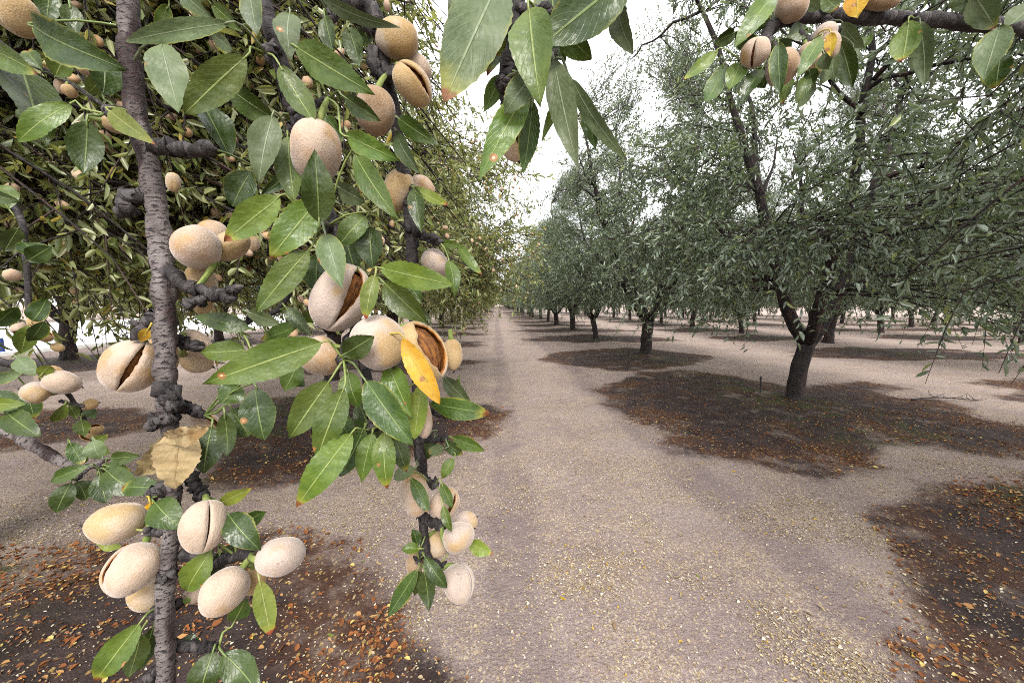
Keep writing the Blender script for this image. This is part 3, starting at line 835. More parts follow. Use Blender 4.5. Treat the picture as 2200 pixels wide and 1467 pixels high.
# single fallen leaves, the ones that show largest
def flat_leaf(seed, mat):
    g = np.random.default_rng(seed)
    n = 7
    v = np.linspace(0, 1, n)
    w = 0.5 * (v ** .6 * (1 - v) ** .75) / .42
    rows = []
    for i in range(n):
        for j in (-1, 0, 1):
            rows.append((j * w[i] * .34, v[i], abs(j) * w[i] * g.uniform(.05, .16) + .10 * math.sin(v[i] * 3 + seed) + .02))
    b = [i * 3 + j for i in range(n - 1) for j in range(2)]
    q = [[k, k + 1, k + 4, k + 3] for k in b]
    uv = [(.5 + .5 * j, x) for x in v for j in (-1, 0, 1)]
    return mesh_np('fallen_leaf', np.array(rows), q, None, mat, uv=np.array(uv))
FL = [flat_leaf(i, LM[k]) for i, k in enumerate(('t', 'y', 't', 'l'))]
gf = np.random.default_rng(12)
cnt = 0
while cnt < 110:
    y = 1.5 * 3.2 ** gf.uniform(); x = gf.uniform(-.95, 1.35) * y
    kk = int(gf.choice(4, p=[.5, .22, .2, .08]))
    dm = float(damp_sdf(np.array([x]), np.array([y]))[0])
    if dm > 0 and gf.uniform() < .45: continue
    colr = ('curled tan', 'bright yellow', 'dry brown', 'lime green')[kk]
    where = 'on the pale open lane' if dm > 0 else ('on the dark damp patch at lower left' if x < 0 else 'on the dark damp patch at the right')
    o = ob('fallen_leaf', FL[kk], loc=(x, y, float(ground_z(x, y)) + .004), cat='leaf', group='%s fallen leaves %s' % (colr, where),
           label='single %s fallen leaf lying %s' % (colr, where))
    s = gf.uniform(.026, .048); o.scale = (s, s, s)
    o.rotation_euler = (gf.normal(0, .15), gf.normal(0, .15), gf.uniform(0, 6.28))
    cnt += 1

# ------------------------------------------------------------------ the branches close to the camera
# each stem: first points of the place (out of frame, where it joins its tree), then (px, py, distance)
def stem_pts(world_pts, pix): return np.array([*(list(w) for w in world_pts), *(list(P(*p)) for p in pix)], float).reshape(-1, 3)
STEMS = {}
NODES = []        # (px, py, d, xyz, stem) attachment points
def make_stem(key, tree, name, wp, pix, r_w, r_p, mat, label, lump=.05, sides=14):
    pts = stem_pts(wp, pix)
    rad = np.array(list(r_w) + list(r_p), float)
    k = len(wp)
    a_, b_, c_ = pts[k - 1], pts[k], pts[k + 1]
    lead = b_ + nrm(b_ - c_) * np.linalg.norm(a_ - b_) * .35
    ins = [(1 - f) ** 2 * a_ + 2 * f * (1 - f) * lead + f * f * b_ for f in (.4, .65, .82, .93)]
    pts = np.vstack([pts[:k], ins, pts[k:]])
    rad = np.concatenate([rad[:k], np.interp([.4, .65, .82, .93], [0, 1], [rad[k - 1], rad[k]]), rad[k:]])
    n = max(24, int(len(pts) * 9))
    c = spline(np.hstack([pts, rad[:, None]]), n)
    g = np.random.default_rng(len(key) * 7 + ord(key[0]))
    c[:, :3] += np.cumsum(g.normal(0, .0006, (n, 3)), 0) * np.sin(np.linspace(0, math.pi, n))[:, None]
    rr = np.maximum(c[:, 3], .0015) * (1 + .07 * np.sin(np.arange(n) * .9 + g.uniform(0, 6)) + g.normal(0, .045, n))
    v, q, t, u = tube_arrays(c[:, :3], rr, sides, lump * .8, 5, seam=FW + .3 * RT)
    base = c[-1, :3]
    o = ob(name, mesh_np(name, v - base, q, t, mat, uv=u), tree, base, label=label)
    STEMS[key] = o
    px, py, d = proj(c[:, :3])
    for i in range(n):
        if -200 < px[i] < 2400 and -200 < py[i] < 1700 and d[i] > .05: NODES.append((px[i], py[i], d[i], c[i, :3], key, rr[i]))
    return o
A_ = tree_l0
make_stem('A', A_, 'branch', [(-2.95, 1.9, 1.15), (-2.2, 1.0, 2.25), (-1.0, .42, 2.5), (-.45, .30, 2.15)],
          [(268, -60, .27), (290, 60, .27), (302, 180, .27), (322, 300, .27), (342, 430, .27), (360, 560, .27), (374, 690, .27), (383, 800, .27), (386, 900, .27), (394, 1000, .27), (388, 1100, .27), (380, 1200, .27), (372, 1310, .27), (366, 1400, .27), (362, 1520, .272), (368, 1640, .275)],
          [.034, .028, .02, .014], [.0064, .0060, .0060, .0063, .0066, .0070, .0067, .0063, .0054, .0049, .0047, .0053, .0057, .0055, .0053, .005], M_STEM,
          'thick grey stem with dark lenticels running down the left')
make_stem('B', A_, 'branch', [(-.80, .36, 2.46), (-.42, .31, 2.1)],
          [(552, -60, .285), (572, 20, .285), (594, 110, .285), (612, 200, .29), (640, 300, .295), (668, 410, .295), (700, 492, .29), (725, 590, .30), (752, 690, .30), (780, 790, .295), (800, 880, .29), (800, 945, .288)],
          [.013, .010], [.0062, .0060, .0058, .0055, .0050, .0048, .0048, .0042, .0040, .0040, .0040, .003], M_SPUR, 'dark inner branch mostly hidden by leaves')
make_stem('C', A_, 'branch', [(-.45, .30, 2.15), (-.28, .33, 2.0)],
          [(640, -40, .315), (700, 15, .32), (780, 40, .33), (812, 150, .335), (846, 300, .345), (872, 440, .355), (884, 560, .36), (890, 660, .365), (898, 800, .365), (896, 940, .36), (905, 1015, .36), (907, 1100, .36), (914, 1180, .36), (934, 1245, .36)],
          [.010, .008], [.0068, .0075, .0072, .006, .0056, .0060, .0058, .0054, .005, .005, .0052, .0046, .0042, .0028], M_SPUR, 'thin dark twig hanging down with a tassel of almonds at its end')
make_stem('D', A_, 'branch', [(-.70, .33, 2.42), (-.2, .26, 2.15)], [(1108, -60, .2), (1112, 50, .2), (1100, 140, .205), (1090, 195, .21), (1108, 260, .215), (1124, 308, .22)],
          [.012, .009], [.0052, .0050, .0045, .0042, .0036, .003], M_SPUR, 'dark leafy twig hanging from the top centre')
make_stem('F', A_, 'branch', [(-2.9, 1.85, 1.2), (-1.6, .7, 1.55), (-.85, .40, 1.46)], [(-60, 870, .4), (60, 935, .4), (140, 990, .4), (190, 1003, .4), (232, 985, .4)],
          [.02, .014, .009], [.0062, .0058, .0050, .0036, .0022], M_STEM, 'brown grey twig slanting in low from the left edge')
make_stem('G', A_, 'branch', [(-1.6, .7, 1.56), (-.9, .42, 1.5)], [(-60, 790, .40), (40, 812, .40), (95, 822, .41), (130, 862, .42), (170, 905, .44), (196, 945, .45)],
          [.01, .007], [.004, .0034, .003, .0024, .002, .0016], M_SPUR, 'slender drooping twig carrying paired almonds at the left edge')
make_stem('H', A_, 'branch', [(-1.6, .75, 2.2), (-1.15, .75, 1.95)], [(-40, 380, .8), (40, 470, .8), (58, 580, .8), (66, 690, .8), (100, 735, .8)],
          [.012, .009], [.007, .006, .0055, .004, .003], M_SPUR, 'thin twig with small opened almonds near the left edge')
make_stem('I', A_, 'branch', [(-1.6, .75, 2.4), (-.95, .65, 2.15)], [(-40, 70, .7), (70, 140, .7), (160, 185, .7), (255, 250, .7)],
          [.012, .010], [.0055, .005, .0042, .003], M_SPUR, 'thin dark twig crossing behind the grey stem at upper left')
make_stem('E', tree_r0, 'branch', [(4.25, .5, 1.3), (2.6, .45, 2.15), (1.2, .38, 1.95)], [(2260, 60, .42), (2080, 42, .42), (1900, 32, .42), (1740, 34, .42), (1670, 52, .42), (1642, 90, .42), (1640, 130, .42)],
          [.03, .022, .012], [.0076, .0074, .0070, .0068, .0072, .0060, .004], M_SPUR, 'dark horizontal branch across the upper right corner')

def spur(key, x0, y0, d0, x1, y1, d1, r=.0040, knob=1.25, mid=None):
    """short knobbly side shoot with ringed scars"""
    pts = [P(x0, y0, d0)]
    if mid: pts.append(P(*mid))
    pts.append(P(x1, y1, d1))
    n = 18
    c = spline(pts, n)
    g = np.random.default_rng(int(x0 + y1))
    c[1:-1] += g.normal(0, r * .28, (n - 2, 3))
    rr = r * .82 * (1 + .14 * np.sin(np.arange(n) * 2.1) + g.normal(0, .10, n)) * np.linspace(1.15, .9, n)
    rr[-4:] *= knob; rr[-1] *= .7
    v, q, t, u = tube_arrays(c, rr, 9, .11, int(x1), seam=nrm(c[0] - CAM) + np.array([.01, .02, .03]))
    J = Join(); J.add(v, q, t, u)
    for b in range(3):      # bud knobs at the end
        e = c[-1 - 2 * b] + g.normal(0, r * .9, 3)
        vb, qb, tb, ub = tube_arrays(spline([c[-1 - 2 * b], (c[-1 - 2 * b] + e) / 2, e], 5), np.array([.7, .9, .95, .7, .25]) * r * g.uniform(.45, .7), 7, .08, b)
        J.add(vb, qb, tb, ub)
    par = STEMS[key]
    o = ob('spur', J.mesh('spur', M_SPUR, c[-1]), par, c[-1])
    for k in (-1, -5, -9):
        px, py, d = proj(c[k][None])
        NODES.append((px[0], py[0], d[0], c[k], key, r))
for a in (
    ('A', 338, 312, .27, 458, 322, .262, .0058, 1.3, (400, 322, .262)), ('A', 335, 425, .268, 248, 448, .258, .0058, 1.2, (290, 420, .26)),
    ('A', 362, 585, .263, 505, 640, .255, .0050, 1.2, (425, 622, .255)), ('A', 455, 632, .255, 398, 655, .25, .0036), ('A', 470, 632, .255, 512, 622, .25, .0036),
    ('A', 366, 680, .27, 292, 712, .265, .0052, 1.2, (325, 690, .265)), ('A', 376, 730, .275, 425, 748, .28, .0046),
    ('A', 360, 830, .262, 366, 880, .258, .0066, 1.1), ('A', 375, 895, .262, 322, 916, .258, .0046, 1.1),
    ('A', 386, 870, .272, 432, 886, .275, .0042), ('A', 386, 1060, .27, 322, 1062, .265, .0048, 1.3, (350, 1050, .264)),
    ('A', 395, 1010, .272, 440, 1066, .276, .0046, 1.1), ('A', 385, 1140, .27, 318, 1140, .266, .0040, 1.2),
    ('A', 384, 1190, .272, 540, 1190, .272, .0042, 1.25, (470, 1200, .28)), ('A', 372, 1232, .264, 342, 1246, .262, .0036, 1.3),
    ('A', 370, 1300, .272, 332, 1318, .272, .0046, 1.3), ('A', 364, 1420, .27, 300, 1480, .268, .0046), ('A', 370, 1385, .275, 470, 1392, .28, .0040, 1.1),
    ('A', 302, 240, .27, 226, 244, .262, .0044, 1.2), ('A', 296, 85, .272, 352, 92, .28, .0046, 1.2),
    ('B', 592, 100, .285, 572, 116, .272, .0040), ('B', 640, 300, .295, 652, 262, .285, .0052, 1.1, (628, 275, .285)), ('B', 625, 240, .29, 705, 212, .28, .0030),
    ('B', 640, 300, .295, 615, 288, .28, .0028), ('B', 690, 470, .29, 700, 488, .278, .0048, 1.2), ('B', 752, 690, .30, 790, 600, .295, .0032), ('B', 755, 720, .30, 738, 772, .262, .0042, 1.3),
    ('B', 798, 880, .29, 800, 922, .275, .0042, 1.2), ('B', 660, 560, .30, 508, 700, .285, .0026, 1.2, (600, 660, .30)), ('A', 395, 872, .275, 440, 892, .27, .0030),
    ('C', 800, 110, .332, 858, 148, .33, .0058, 1.1, (815, 158, .33)), ('C', 760, 36, .33, 800, 62, .325, .005), ('C', 720, 22, .32, 695, 70, .325, .005),
    ('C', 872, 440, .355, 890, 402, .348, .0030), ('C', 880, 490, .357, 945, 522, .35, .0044, 1.2), ('C', 897, 880, .36, 975, 890, .365, .0048),
    ('C', 896, 945, .36, 962, 942, .352, .0036), ('C', 906, 1030, .36, 936, 1044, .352, .0040, 1.3), ('C', 908, 1110, .36, 950, 1128, .35, .0050, 1.2), ('C', 915, 1190, .36, 950, 1222, .358, .0038, 1.3),
    ('C', 912, 1180, .36, 896, 1206, .35, .0028), ('D', 1100, 140, .205, 1075, 188, .2, .0042, 1.2), ('D', 1108, 60, .2, 1190, 128, .2, .0030), ('D', 1112, 20, .2, 1190, 20, .195, .003),
    ('E', 1700, 42, .42, 1742, 100, .41, .0042, 1.2), ('E', 1770, 36, .42, 1792, 74, .41, .0046, 1.2), ('E', 1950, 34, .42, 1962, 40, .405, .0036), ('E', 2120, 46, .42, 2142, 66, .41, .0042),
    ('E', 1645, 75, .42, 1660, 110, .405, .0040), ('E', 1645, 110, .42, 1590, 130, .415, .0030), ('F', 190, 1003, .4, 165, 1032, .39, .0020), ('F', 205, 1000, .4, 222, 1012, .385, .0020),
    ('G', 95, 822, .41, 92, 800, .40, .003), ('G', 130, 862, .42, 180, 872, .415, .002), ('H', 66, 690, .8, 40, 722, .79, .004),
): spur(*a)

NP = np.array([(n[0], n[1], n[2]) for n in NODES]); NX = np.array([n[3] for n in NODES])
def nearest(p, key=None):
    d = np.linalg.norm(NX - p, axis=1)
    if key: d = d + np.array([0 if n[4] == key else 9 for n in NODES])
    i = int(d.argmin())
    return NODES[i], d[i]

LEAVES = []
gl = np.random.default_rng(99)
def leaf(x0, y0, x1, y1, w, d0, d1=None, mat='g', roll=None, bend=None, fold=None, crump=0.0, label=None, key=None):
    d1 = d0 if d1 is None else d1
    d0, d1 = d0 / 100, d1 / 100
    b, t = P(x0, y0, d0), P(x1, y1, d1)
    ax = t - b; L = np.linalg.norm(ax); ax = ax / L
    view = nrm((b + t) / 2 - CAM)
    side = nrm(np.cross(ax, view)); nn = np.cross(side, ax)
    if nn @ view > 0: nn = -nn
    roll = R(gl.uniform(-32, 32)) if roll is None else R(roll)
    bend = gl.uniform(-.10, .16) if bend is None else bend
    fold = gl.uniform(.10, .42) if fold is None else fold
    hw = .85 * (w / 2) / FPX * (d0 + d1) / 2 / max(math.cos(roll), .5)
    s2 = side * math.cos(roll) + nn * math.sin(roll)
    n2 = nn * math.cos(roll) - side * math.sin(roll)
    nv, cols = 25, (-1, -.52, 0, .52, 1)
    ph = gl.uniform(0, 6.28)
    pk = gl.uniform(.38, .5)
    V, UVs = [], []
    for i in range(nv):
        v = i / (nv - 1)
        e1, e2 = .78, .78 * (1 - pk) / pk
        wd = (max(v, 0) ** e1 * max(1 - v, 0) ** e2) / (pk ** e1 * (1 - pk) ** e2)
        wd = wd ** .95
        for c in cols:
            ser = 1 + (.022 * (1 if i % 2 else -1) if abs(c) == 1 and 0 < i < nv - 1 else 0) + (gl.normal(0, .018) if abs(c) == 1 else 0)
            off = n2 * (fold * abs(c) * hw * wd + bend * L * math.sin(math.pi * v) + .10 * hw * abs(c) * math.sin(v * 8 + ph + c) + .05 * hw * math.sin(v * 15 + 2 * ph) * (abs(c) ** 2))
            if crump: off = off + n2 * hw * crump * gl.normal() * (1 if 0 < i < nv - 1 else .2) + s2 * hw * crump * .5 * gl.normal()
            V.append(b + ax * L * v + s2 * hw * wd * c * ser + off)
            UVs.append((.5 + c * .5, v))
    q = [[i * 5 + j, i * 5 + j + 1, (i + 1) * 5 + j + 1, (i + 1) * 5 + j] for i in range(nv - 1) for j in range(4)]
    V, UVs = np.array(V), np.array(UVs)
    nd, dist = nearest(b, key)
    J = Join(); J.add(V, np.array(q), None, UVs)
    if mat == 't': pass
    elif dist < .09:
        e = nd[3]
        mid = (b + e) / 2 + gl.normal(0, .0015, 3) + np.array([0, 0, .12 * dist])
        tv, tq, tt, tu = tube_arrays(spline([e, mid, b - ax * .004, b + ax * .004], 7), np.linspace(.0009, .0006, 7), 5)
        J.add(tv, tq, tt, np.tile([[.5, .03]], (len(tv), 1)))
    else:
        e = b - ax * .012 - n2 * .003
        tv, tq, tt, tu = tube_arrays(spline([e, b, b + ax * .004], 5), np.linspace(.0011, .0007, 5), 5)
        J.add(tv, tq, tt, np.tile([[.5, .03]], (len(tv), 1)))
    o = ob('leaf', J.mesh('leaf', LM[mat], b), STEMS[nd[4]], b, label=label)
    return o
# base px, tip px, width, distance at base and tip in cm, kind
for a in (
    # upper left
    (492, 50, 268, 90, 46, 24, 23.5, 's', 10, .06), (70, 55, 272, 150, 88, 26, 25, 'd', 15, .1), (-50, 92, 82, 158, 58, 27, 26, 'g', 20), (45, 140, 92, 300, 96, 29, 28, 'd', -20),
    (152, 224, 38, 306, 52, 26, 25, 'g', 25, .08), (188, 260, 180, 374, 66, 25, 25, 'd', 8), (222, 205, 205, 110, 64, 27, 28, 'd', 30), (236, 238, 336, 312, 52, 25, 24.5, 'l', 10),
    (62, 235, 100, 318, 60, 30, 30, 'd'), (345, 92, 386, 246, 82, 25.5, 25, 's', 12, .02), (528, 122, 396, 246, 78, 25, 24.5, 'g', 8, .04), (432, 215, 494, 338, 64, 29, 30, 'd', -35),
    (585, 252, 488, 186, 62, 30, 29, 'd'), (634, 100, 806, 204, 80, 25.5, 25, 'g', 6, .05), (602, 142, 676, 262, 62, 26.5, 26, 'g', -10), (622, 28, 624, 134, 62, 27.5, 27, 's', 15),
    (535, -20, 552, 78, 52, 27, 27, 's', 20), (698, 34, 716, 112, 40, 30, 30, 'd'), (748, 58, 772, 144, 50, 31, 31, 'd'), (688, -8, 860, 60, 34, 30, 29.5, 's', 25, .1),
    (778, 45, 796, 105, 40, 34, 34, 'g'), (455, 10, 520, 70, 34, 33, 33, 'g'), (395, -20, 470, 50, 44, 32, 31, 's', 20), (360, 10, 340, 80, 34, 31, 31, 'g'), (150, 10, 165, 80, 40, 34, 34, 'd'),
    (110, -20, 100, 55, 46, 36, 36, 'd'), (450, 70, 500, 110, 30, 33, 33, 's'), (586, 250, 556, 396, 68, 26, 25.5, 's', 15, .08), (618, 292, 632, 432, 62, 27.5, 27, 'g', 18), (700, 250, 735, 300, 36, 31, 31, 'd'),
    (686, 478, 676, 320, 76, 24, 23, 'd', 5, .06), (742, 290, 862, 346, 54, 26, 25.5, 'g', 10, .05), (762, 332, 856, 474, 62, 26, 25, 'g', 15), (722, 400, 786, 436, 46, 28, 28, 's', 30),
    (855, 254, 942, 312, 46, 33, 32, 'd', 10), (850, 282, 902, 372, 38, 33, 32, 's', 30), (742, 210, 818, 260, 44, 27, 27, 'd', 15), (690, 330, 560, 420, 40, 31, 31, 'd'),
    # middle
    (602, 424, 482, 520, 74, 25.5, 25, 'g', 12, .04), (684, 430, 580, 556, 84, 26, 25, 'g', 10, .03), (540, 368, 500, 444, 66, 29, 29, 'd', 20), (664, 536, 550, 672, 68, 26, 25, 'g', 10, .05),
    (700, 504, 736, 622, 66, 25.3, 24.6, 's', 6, .03), (786, 464, 724, 534, 56, 27.5, 27, 'g', 15), (794, 488, 802, 578, 66, 28, 28, 'd', 15), (682, 545, 678, 626, 64, 28.5, 28.5, 'd'),
    (740, 500, 770, 600, 60, 30, 30, 'd'), (818, 576, 976, 612, 66, 26, 25, 'g', 8, .06), (806, 590, 786, 686, 42, 25, 24.6, 'l', 15), (824, 606, 922, 698, 66, 28, 28, 'g', 15), (860, 640, 928, 688, 40, 30, 30, 's'),
    (890, 404, 906, 502, 42, 34, 33, 'd', 10), (890, 404, 962, 442, 28, 34, 33, 'l'), (964, 560, 976, 638, 36, 35, 34, 'g'), (984, 524, 1036, 592, 26, 36, 36, 'g'), (948, 522, 990, 530, 22, 35, 35, 'g'),
    (692, 736, 434, 826, 92, 25, 23, 'g', 4, .05), (536, 706, 414, 678, 46, 27.5, 27, 'd', 10), (532, 670, 602, 696, 36, 28, 28, 's', 25), (614, 660, 668, 722, 36, 29, 29, 'd'), (528, 752, 430, 758, 52, 27, 27, 'g', 15),
    (640, 690, 700, 660, 34, 31, 31, 'g'), (738, 762, 803, 722, 62, 24, 23.4, 'd', 8, .05), (708, 818, 622, 942, 78, 25.5, 25, 'g', 10, .04), (738, 834, 680, 988, 72, 25, 24.5, 'g', 8, .04), (748, 800, 772, 876, 56, 26.5, 26.5, 'g', 20),
    (786, 818, 888, 958, 80, 25, 24, 'd', 8, .05), (834, 782, 884, 896, 62, 27, 26, 'g', 15), (906, 822, 890, 944, 48, 27.5, 27, 'l', 10), (924, 866, 1054, 888, 54, 30, 29, 'd', 12, .06), (954, 810, 1012, 872, 40, 33, 33, 's', 20),
    (985, 815, 975, 860, 30, 34, 34, 'g'), (756, 930, 636, 1090, 78, 25, 24, 'g', 10, .05), (782, 920, 730, 1024, 58, 27, 26, 'd', 12), (800, 930, 776, 1038, 52, 27, 26.5, 'g', 15), (826, 926, 832, 1050, 56, 26, 25.5, 'g', 12),
    (848, 940, 874, 1014, 46, 29, 29, 'd'), (640, 780, 610, 842, 58, 29, 29, 'd', 20), (600, 790, 655, 830, 44, 31, 31, 'd'), (514, 826, 474, 868, 62, 26.5, 26, 'd', 10), (548, 834, 568, 946, 76, 26, 25.5, 'd', 10),
    (496, 878, 536, 938, 58, 27.5, 27.5, 'd', 20), (455, 916, 438, 1018, 72, 26.5, 26, 'd', 10), (482, 888, 488, 980, 42, 26, 26, 'd', 15), (640, 700, 560, 730, 40, 30, 30, 'd'), (700, 600, 672, 660, 40, 31, 31, 'd'),
    (870, 600, 905, 650, 44, 31, 31, 'd'), (770, 860, 820, 950, 50, 29, 29, 'd'), (860, 870, 840, 960, 50, 29, 29, 'd'), (720, 880, 760, 960, 46, 29.5, 29.5, 'd'),
    # lower left
    (474, 1080, 543, 1046, 34, 27, 26.5, 'l', 15), (332, 1078, 392, 1136, 68, 25.6, 25, 'd', 8), (490, 1104, 560, 1182, 66, 26.5, 26, 'd', 8), (512, 1130, 572, 1098, 40, 28, 28, 'd', 15),
    (456, 1180, 402, 1268, 64, 26.5, 26, 'g', 10), (470, 1185, 462, 1240, 34, 28, 28, 'd'), (482, 1190, 505, 1168, 26, 29, 29, 's'), (558, 1246, 582, 1364, 48, 26, 25.5, 'l', 6), (502, 1336, 528, 1284, 44, 29, 29, 'g', 20),
    (300, 1338, 206, 1462, 68, 26, 25, 'g', 8, .06), (302, 1362, 276, 1456, 56, 27, 26.5, 'g', 15), (330, 1345, 300, 1440, 40, 28, 28, 'd'), (386, 1378, 434, 1386, 34, 28, 28, 'd'), (458, 1398, 428, 1500, 72, 27, 26, 'd', 8),
    (480, 1402, 556, 1488, 68, 27, 26, 'd', 12), (215, 1168, 262, 1176, 26, 28, 28, 'l'), (345, 1050, 262, 1046, 46, 33, 33, 'd', 15),
    # left edge twigs
    (190, 1000, 110, 1034, 34, 38, 37.5, 'd', 10), (152, 1036, 120, 1102, 44, 38, 37.5, 'd', 10), (165, 1034, 186, 1074, 40, 39, 39, 'd'), (214, 1018, 228, 1080, 46, 37.5, 37, 'd', 10), (228, 1010, 302, 1062, 56, 37, 36.5, 'd', 10),
    (238, 984, 302, 978, 34, 38, 38, 'd', 15), (230, 1000, 282, 1012, 34, 38, 38, 'd', 12), (200, 945, 216, 986, 40, 40, 40, 's', 20), (150, 950, 178, 998, 34, 39, 39, 'd'), (185, 975, 160, 1000, 24, 41, 41, 'd'),
    (14, 886, 86, 938, 54, 38, 37, 'd', 10), (-40, 862, 56, 868, 40, 38, 38, 'g', 15), (36, 768, 78, 806, 38, 39, 39, 's', 10), (88, 806, 108, 784, 30, 39, 39, 'l', 8), (-30, 815, 50, 800, 32, 40, 40, 's', 15), (60, 840, 75, 900, 40, 42, 42, 'd'),
    (-20, 845, 60, 890, 50, 42, 42, 'd'), (140, 868, 112, 905, 26, 41, 41, 'g'), (150, 872, 165, 900, 22, 42, 42, 'g'), (175, 900, 182, 940, 30, 43, 43, 'g'), (185, 878, 205, 900, 24, 44, 44, 'd'), (200, 950, 235, 930, 26, 44, 44, 'l'),
    (205, 960, 238, 975, 26, 44, 44, 'g'), (-10, 700, 40, 660, 40, 70, 70, 'd'), (70, 690, 100, 640, 40, 76, 76, 'd'), (60, 700, 45, 760, 40, 76, 76, 'g'), (95, 690, 60, 735, 36, 74, 74, 'd'), (60, 560, 110, 530, 44, 74, 74, 'd'),
    (50, 520, 95, 560, 50, 78, 78, 'd'), (40, 490, 10, 540, 40, 78, 78, 'd'), (20, 450, -30, 400, 60, 60, 60, 'g'), (-40, 410, 44, 432, 44, 40, 38, 'd', 15), (120, 165, 150, 120, 44, 66, 66, 'g'), (190, 200, 230, 150, 40, 66, 66, 'g'), (90, 150, 60, 110, 40, 68, 68, 'd'),
    # twig with the tassel
    (890, 1004, 846, 1030, 34, 34.5, 34, 's', 15), (884, 1026, 920, 1100, 34, 33, 32.5, 'd', 8), (955, 962, 920, 972, 28, 34.5, 34.5, 's', 25), (972, 940, 1042, 968, 34, 35, 34, 'g', 10), (956, 948, 994, 976, 30, 35, 35, 'd', 15),
    (974, 984, 950, 1028, 30, 34.5, 34, 'g', 12), (948, 1036, 972, 1092, 26, 34, 33.5, 'g', 20), (952, 1086, 970, 1142, 24, 33.5, 33, 'g', 15), (1008, 1166, 1060, 1190, 36, 36.5, 36, 'l', 10), (902, 1178, 862, 1180, 26, 34.5, 34, 'g', 15),
    (912, 1194, 960, 1262, 36, 34, 33.5, 'd', 10), (896, 1224, 832, 1326, 42, 34, 33.5, 'd', 10), (912, 1226, 922, 1312, 44, 34.5, 34, 'd', 10), (898, 1172, 886, 1136, 26, 35, 35, 'd'), (906, 1030, 870, 1045, 30, 36, 36, 'd'),
    (905, 1225, 890, 1280, 30, 35.5, 35.5, 'd'), (935, 940, 905, 990, 34, 36.5, 36.5, 'd'), (930, 925, 900, 930, 26, 34.5, 34.5, 's'),
    # hanging from the top centre
    (1082, -60, 955, 218, 140, 19.5, 18, 's', 8, .04), (1136, 16, 1162, 232, 108, 18.5, 18, 'g', 8, .05), (1352, -50, 1168, 96, 124, 19, 18.5, 'd', 10, .05), (1180, -50, 1196, 86, 96, 19.5, 19.5, 'd', 12), (1322, -10, 1360, 118, 54, 20, 20, 's', 25, .1),
    (1190, 50, 1272, 128, 62, 20.5, 20.5, 'g', 12), (1190, 128, 1240, 358, 70, 19.5, 19, 's', 8, .06), (1228, 170, 1348, 346, 40, 20, 19.5, 's', 20, .1), (1262, 218, 1280, 322, 44, 20.5, 20.5, 'd', 10), (1216, 206, 1164, 306, 28, 20.5, 20.5, 'g', 20, .15),
    (1132, 196, 1028, 388, 72, 20, 19.5, 'g', 10, .06), (1144, 218, 1124, 374, 54, 20.5, 20.5, 'd', 10), (1144, 166, 1084, 246, 64, 19, 19, 's', 12), (1076, 158, 1040, 242, 42, 21, 21, 'g', 12), (1096, 56, 1046, 164, 58, 21, 21, 'd', 15),
    (1106, 96, 1066, 118, 30, 20.5, 20.5, 'l'), (1004, -40, 968, 50, 50, 21, 21, 'd'), (1180, 90, 1215, 135, 50, 21, 21, 'd'), (1120, 240, 1150, 180, 40, 21.5, 21.5, 'd'),
    # upper right branch
    (1658, 0, 1576, 106, 52, 40, 39, 'g', 10), (1700, -15, 1764, 22, 44, 41, 41, 's', 15), (1660, 40, 1600, 60, 34, 42, 42, 'd'), (1768, -10, 1800, 20, 40, 41, 41, 'd'), (1764, 80, 1712, 168, 40, 38.5, 38, 'g', 8), (1738, 150, 1746, 186, 36, 41, 41, 'd'),
    (1806, 90, 1832, 188, 44, 40, 40, 'd', 10), (1810, 50, 1856, 104, 34, 41, 40.5, 's', 20), (1832, 104, 1824, 152, 30, 40.5, 40.5, 's'), (1770, 116, 1780, 150, 34, 40, 40, 's', 20), (1790, 124, 1792, 178, 30, 40.5, 40, 's', 15),
    (1786, 130, 1764, 182, 34, 41.5, 41.5, 's'), (1672, 92, 1676, 204, 40, 37.2, 36.8, 'd', 8), (1592, 132, 1566, 196, 46, 40.5, 40, 'g', 10), (1556, 138, 1518, 220, 44, 41, 40.5, 'd', 10), (1636, 150, 1592, 224, 36, 40.5, 40, 'd', 15),
    (1628, 148, 1645, 190, 40, 42, 42, 'g'), (1542, 108, 1466, 174, 30, 41.5, 41, 'g', 20), (1580, 70, 1535, 95, 34, 42.5, 42.5, 'd'), (1735, 65, 1690, 82, 44, 41.5, 41.5, 'd'), (1732, 165, 1710, 225, 32, 41.5, 41.5, 'g'), (1745, 175, 1720, 230, 30, 42.5, 42.5, 's'), (1700, 165, 1682, 225, 26, 42.5, 42.5, 'g'),
    (1952, 44, 1938, 132, 58, 40, 39.5, 'g', 8), (1976, 46, 1986, 188, 42, 40.5, 40, 's', 15), (2148, 58, 2112, 174, 62, 39.5, 39, 's', 10), (2150, 120, 2140, 190, 50, 41, 41, 'd', 20), (2092, -10, 2138, 62, 56, 40, 39.5, 's', 15),
    (2090, 20, 2120, 64, 34, 41, 41, 'l'), (2230, -5, 2164, 56, 50, 39.5, 39.5, 's', 25), (2070, -30, 2090, 25, 60, 41, 41, 'd'), (1845, 110, 1870, 75, 26, 42, 42, 'd'), (1700, 110, 1650, 96, 40, 42, 42, 'd'), (1620, 100, 1580, 70, 40, 42.5, 42.5, 'd'),
): leaf(*a)
leaf(864, 726, 946, 868, 54, 25.0, 24.2, 'y', 8, .05, label='yellow leaf with brown spots')
leaf(1840, -20, 1843, 42, 52, 39.5, 39, 'y', 5, .03, label='yellow leaf blotched with brown')
leaf(1783, 72, 1785, 124, 26, 38.8, 38.6, 'y', 5, .03, label='small bright yellow leaf')
leaf(322, 1078, 326, 1096, 22, 25.5, 25.5, 'y', 0, .02)
leaf(392, 918, 376, 1050, 92, 25.2, 24.8, 't', 12, .12, .15, .07, label='crumpled dry tan leaf')
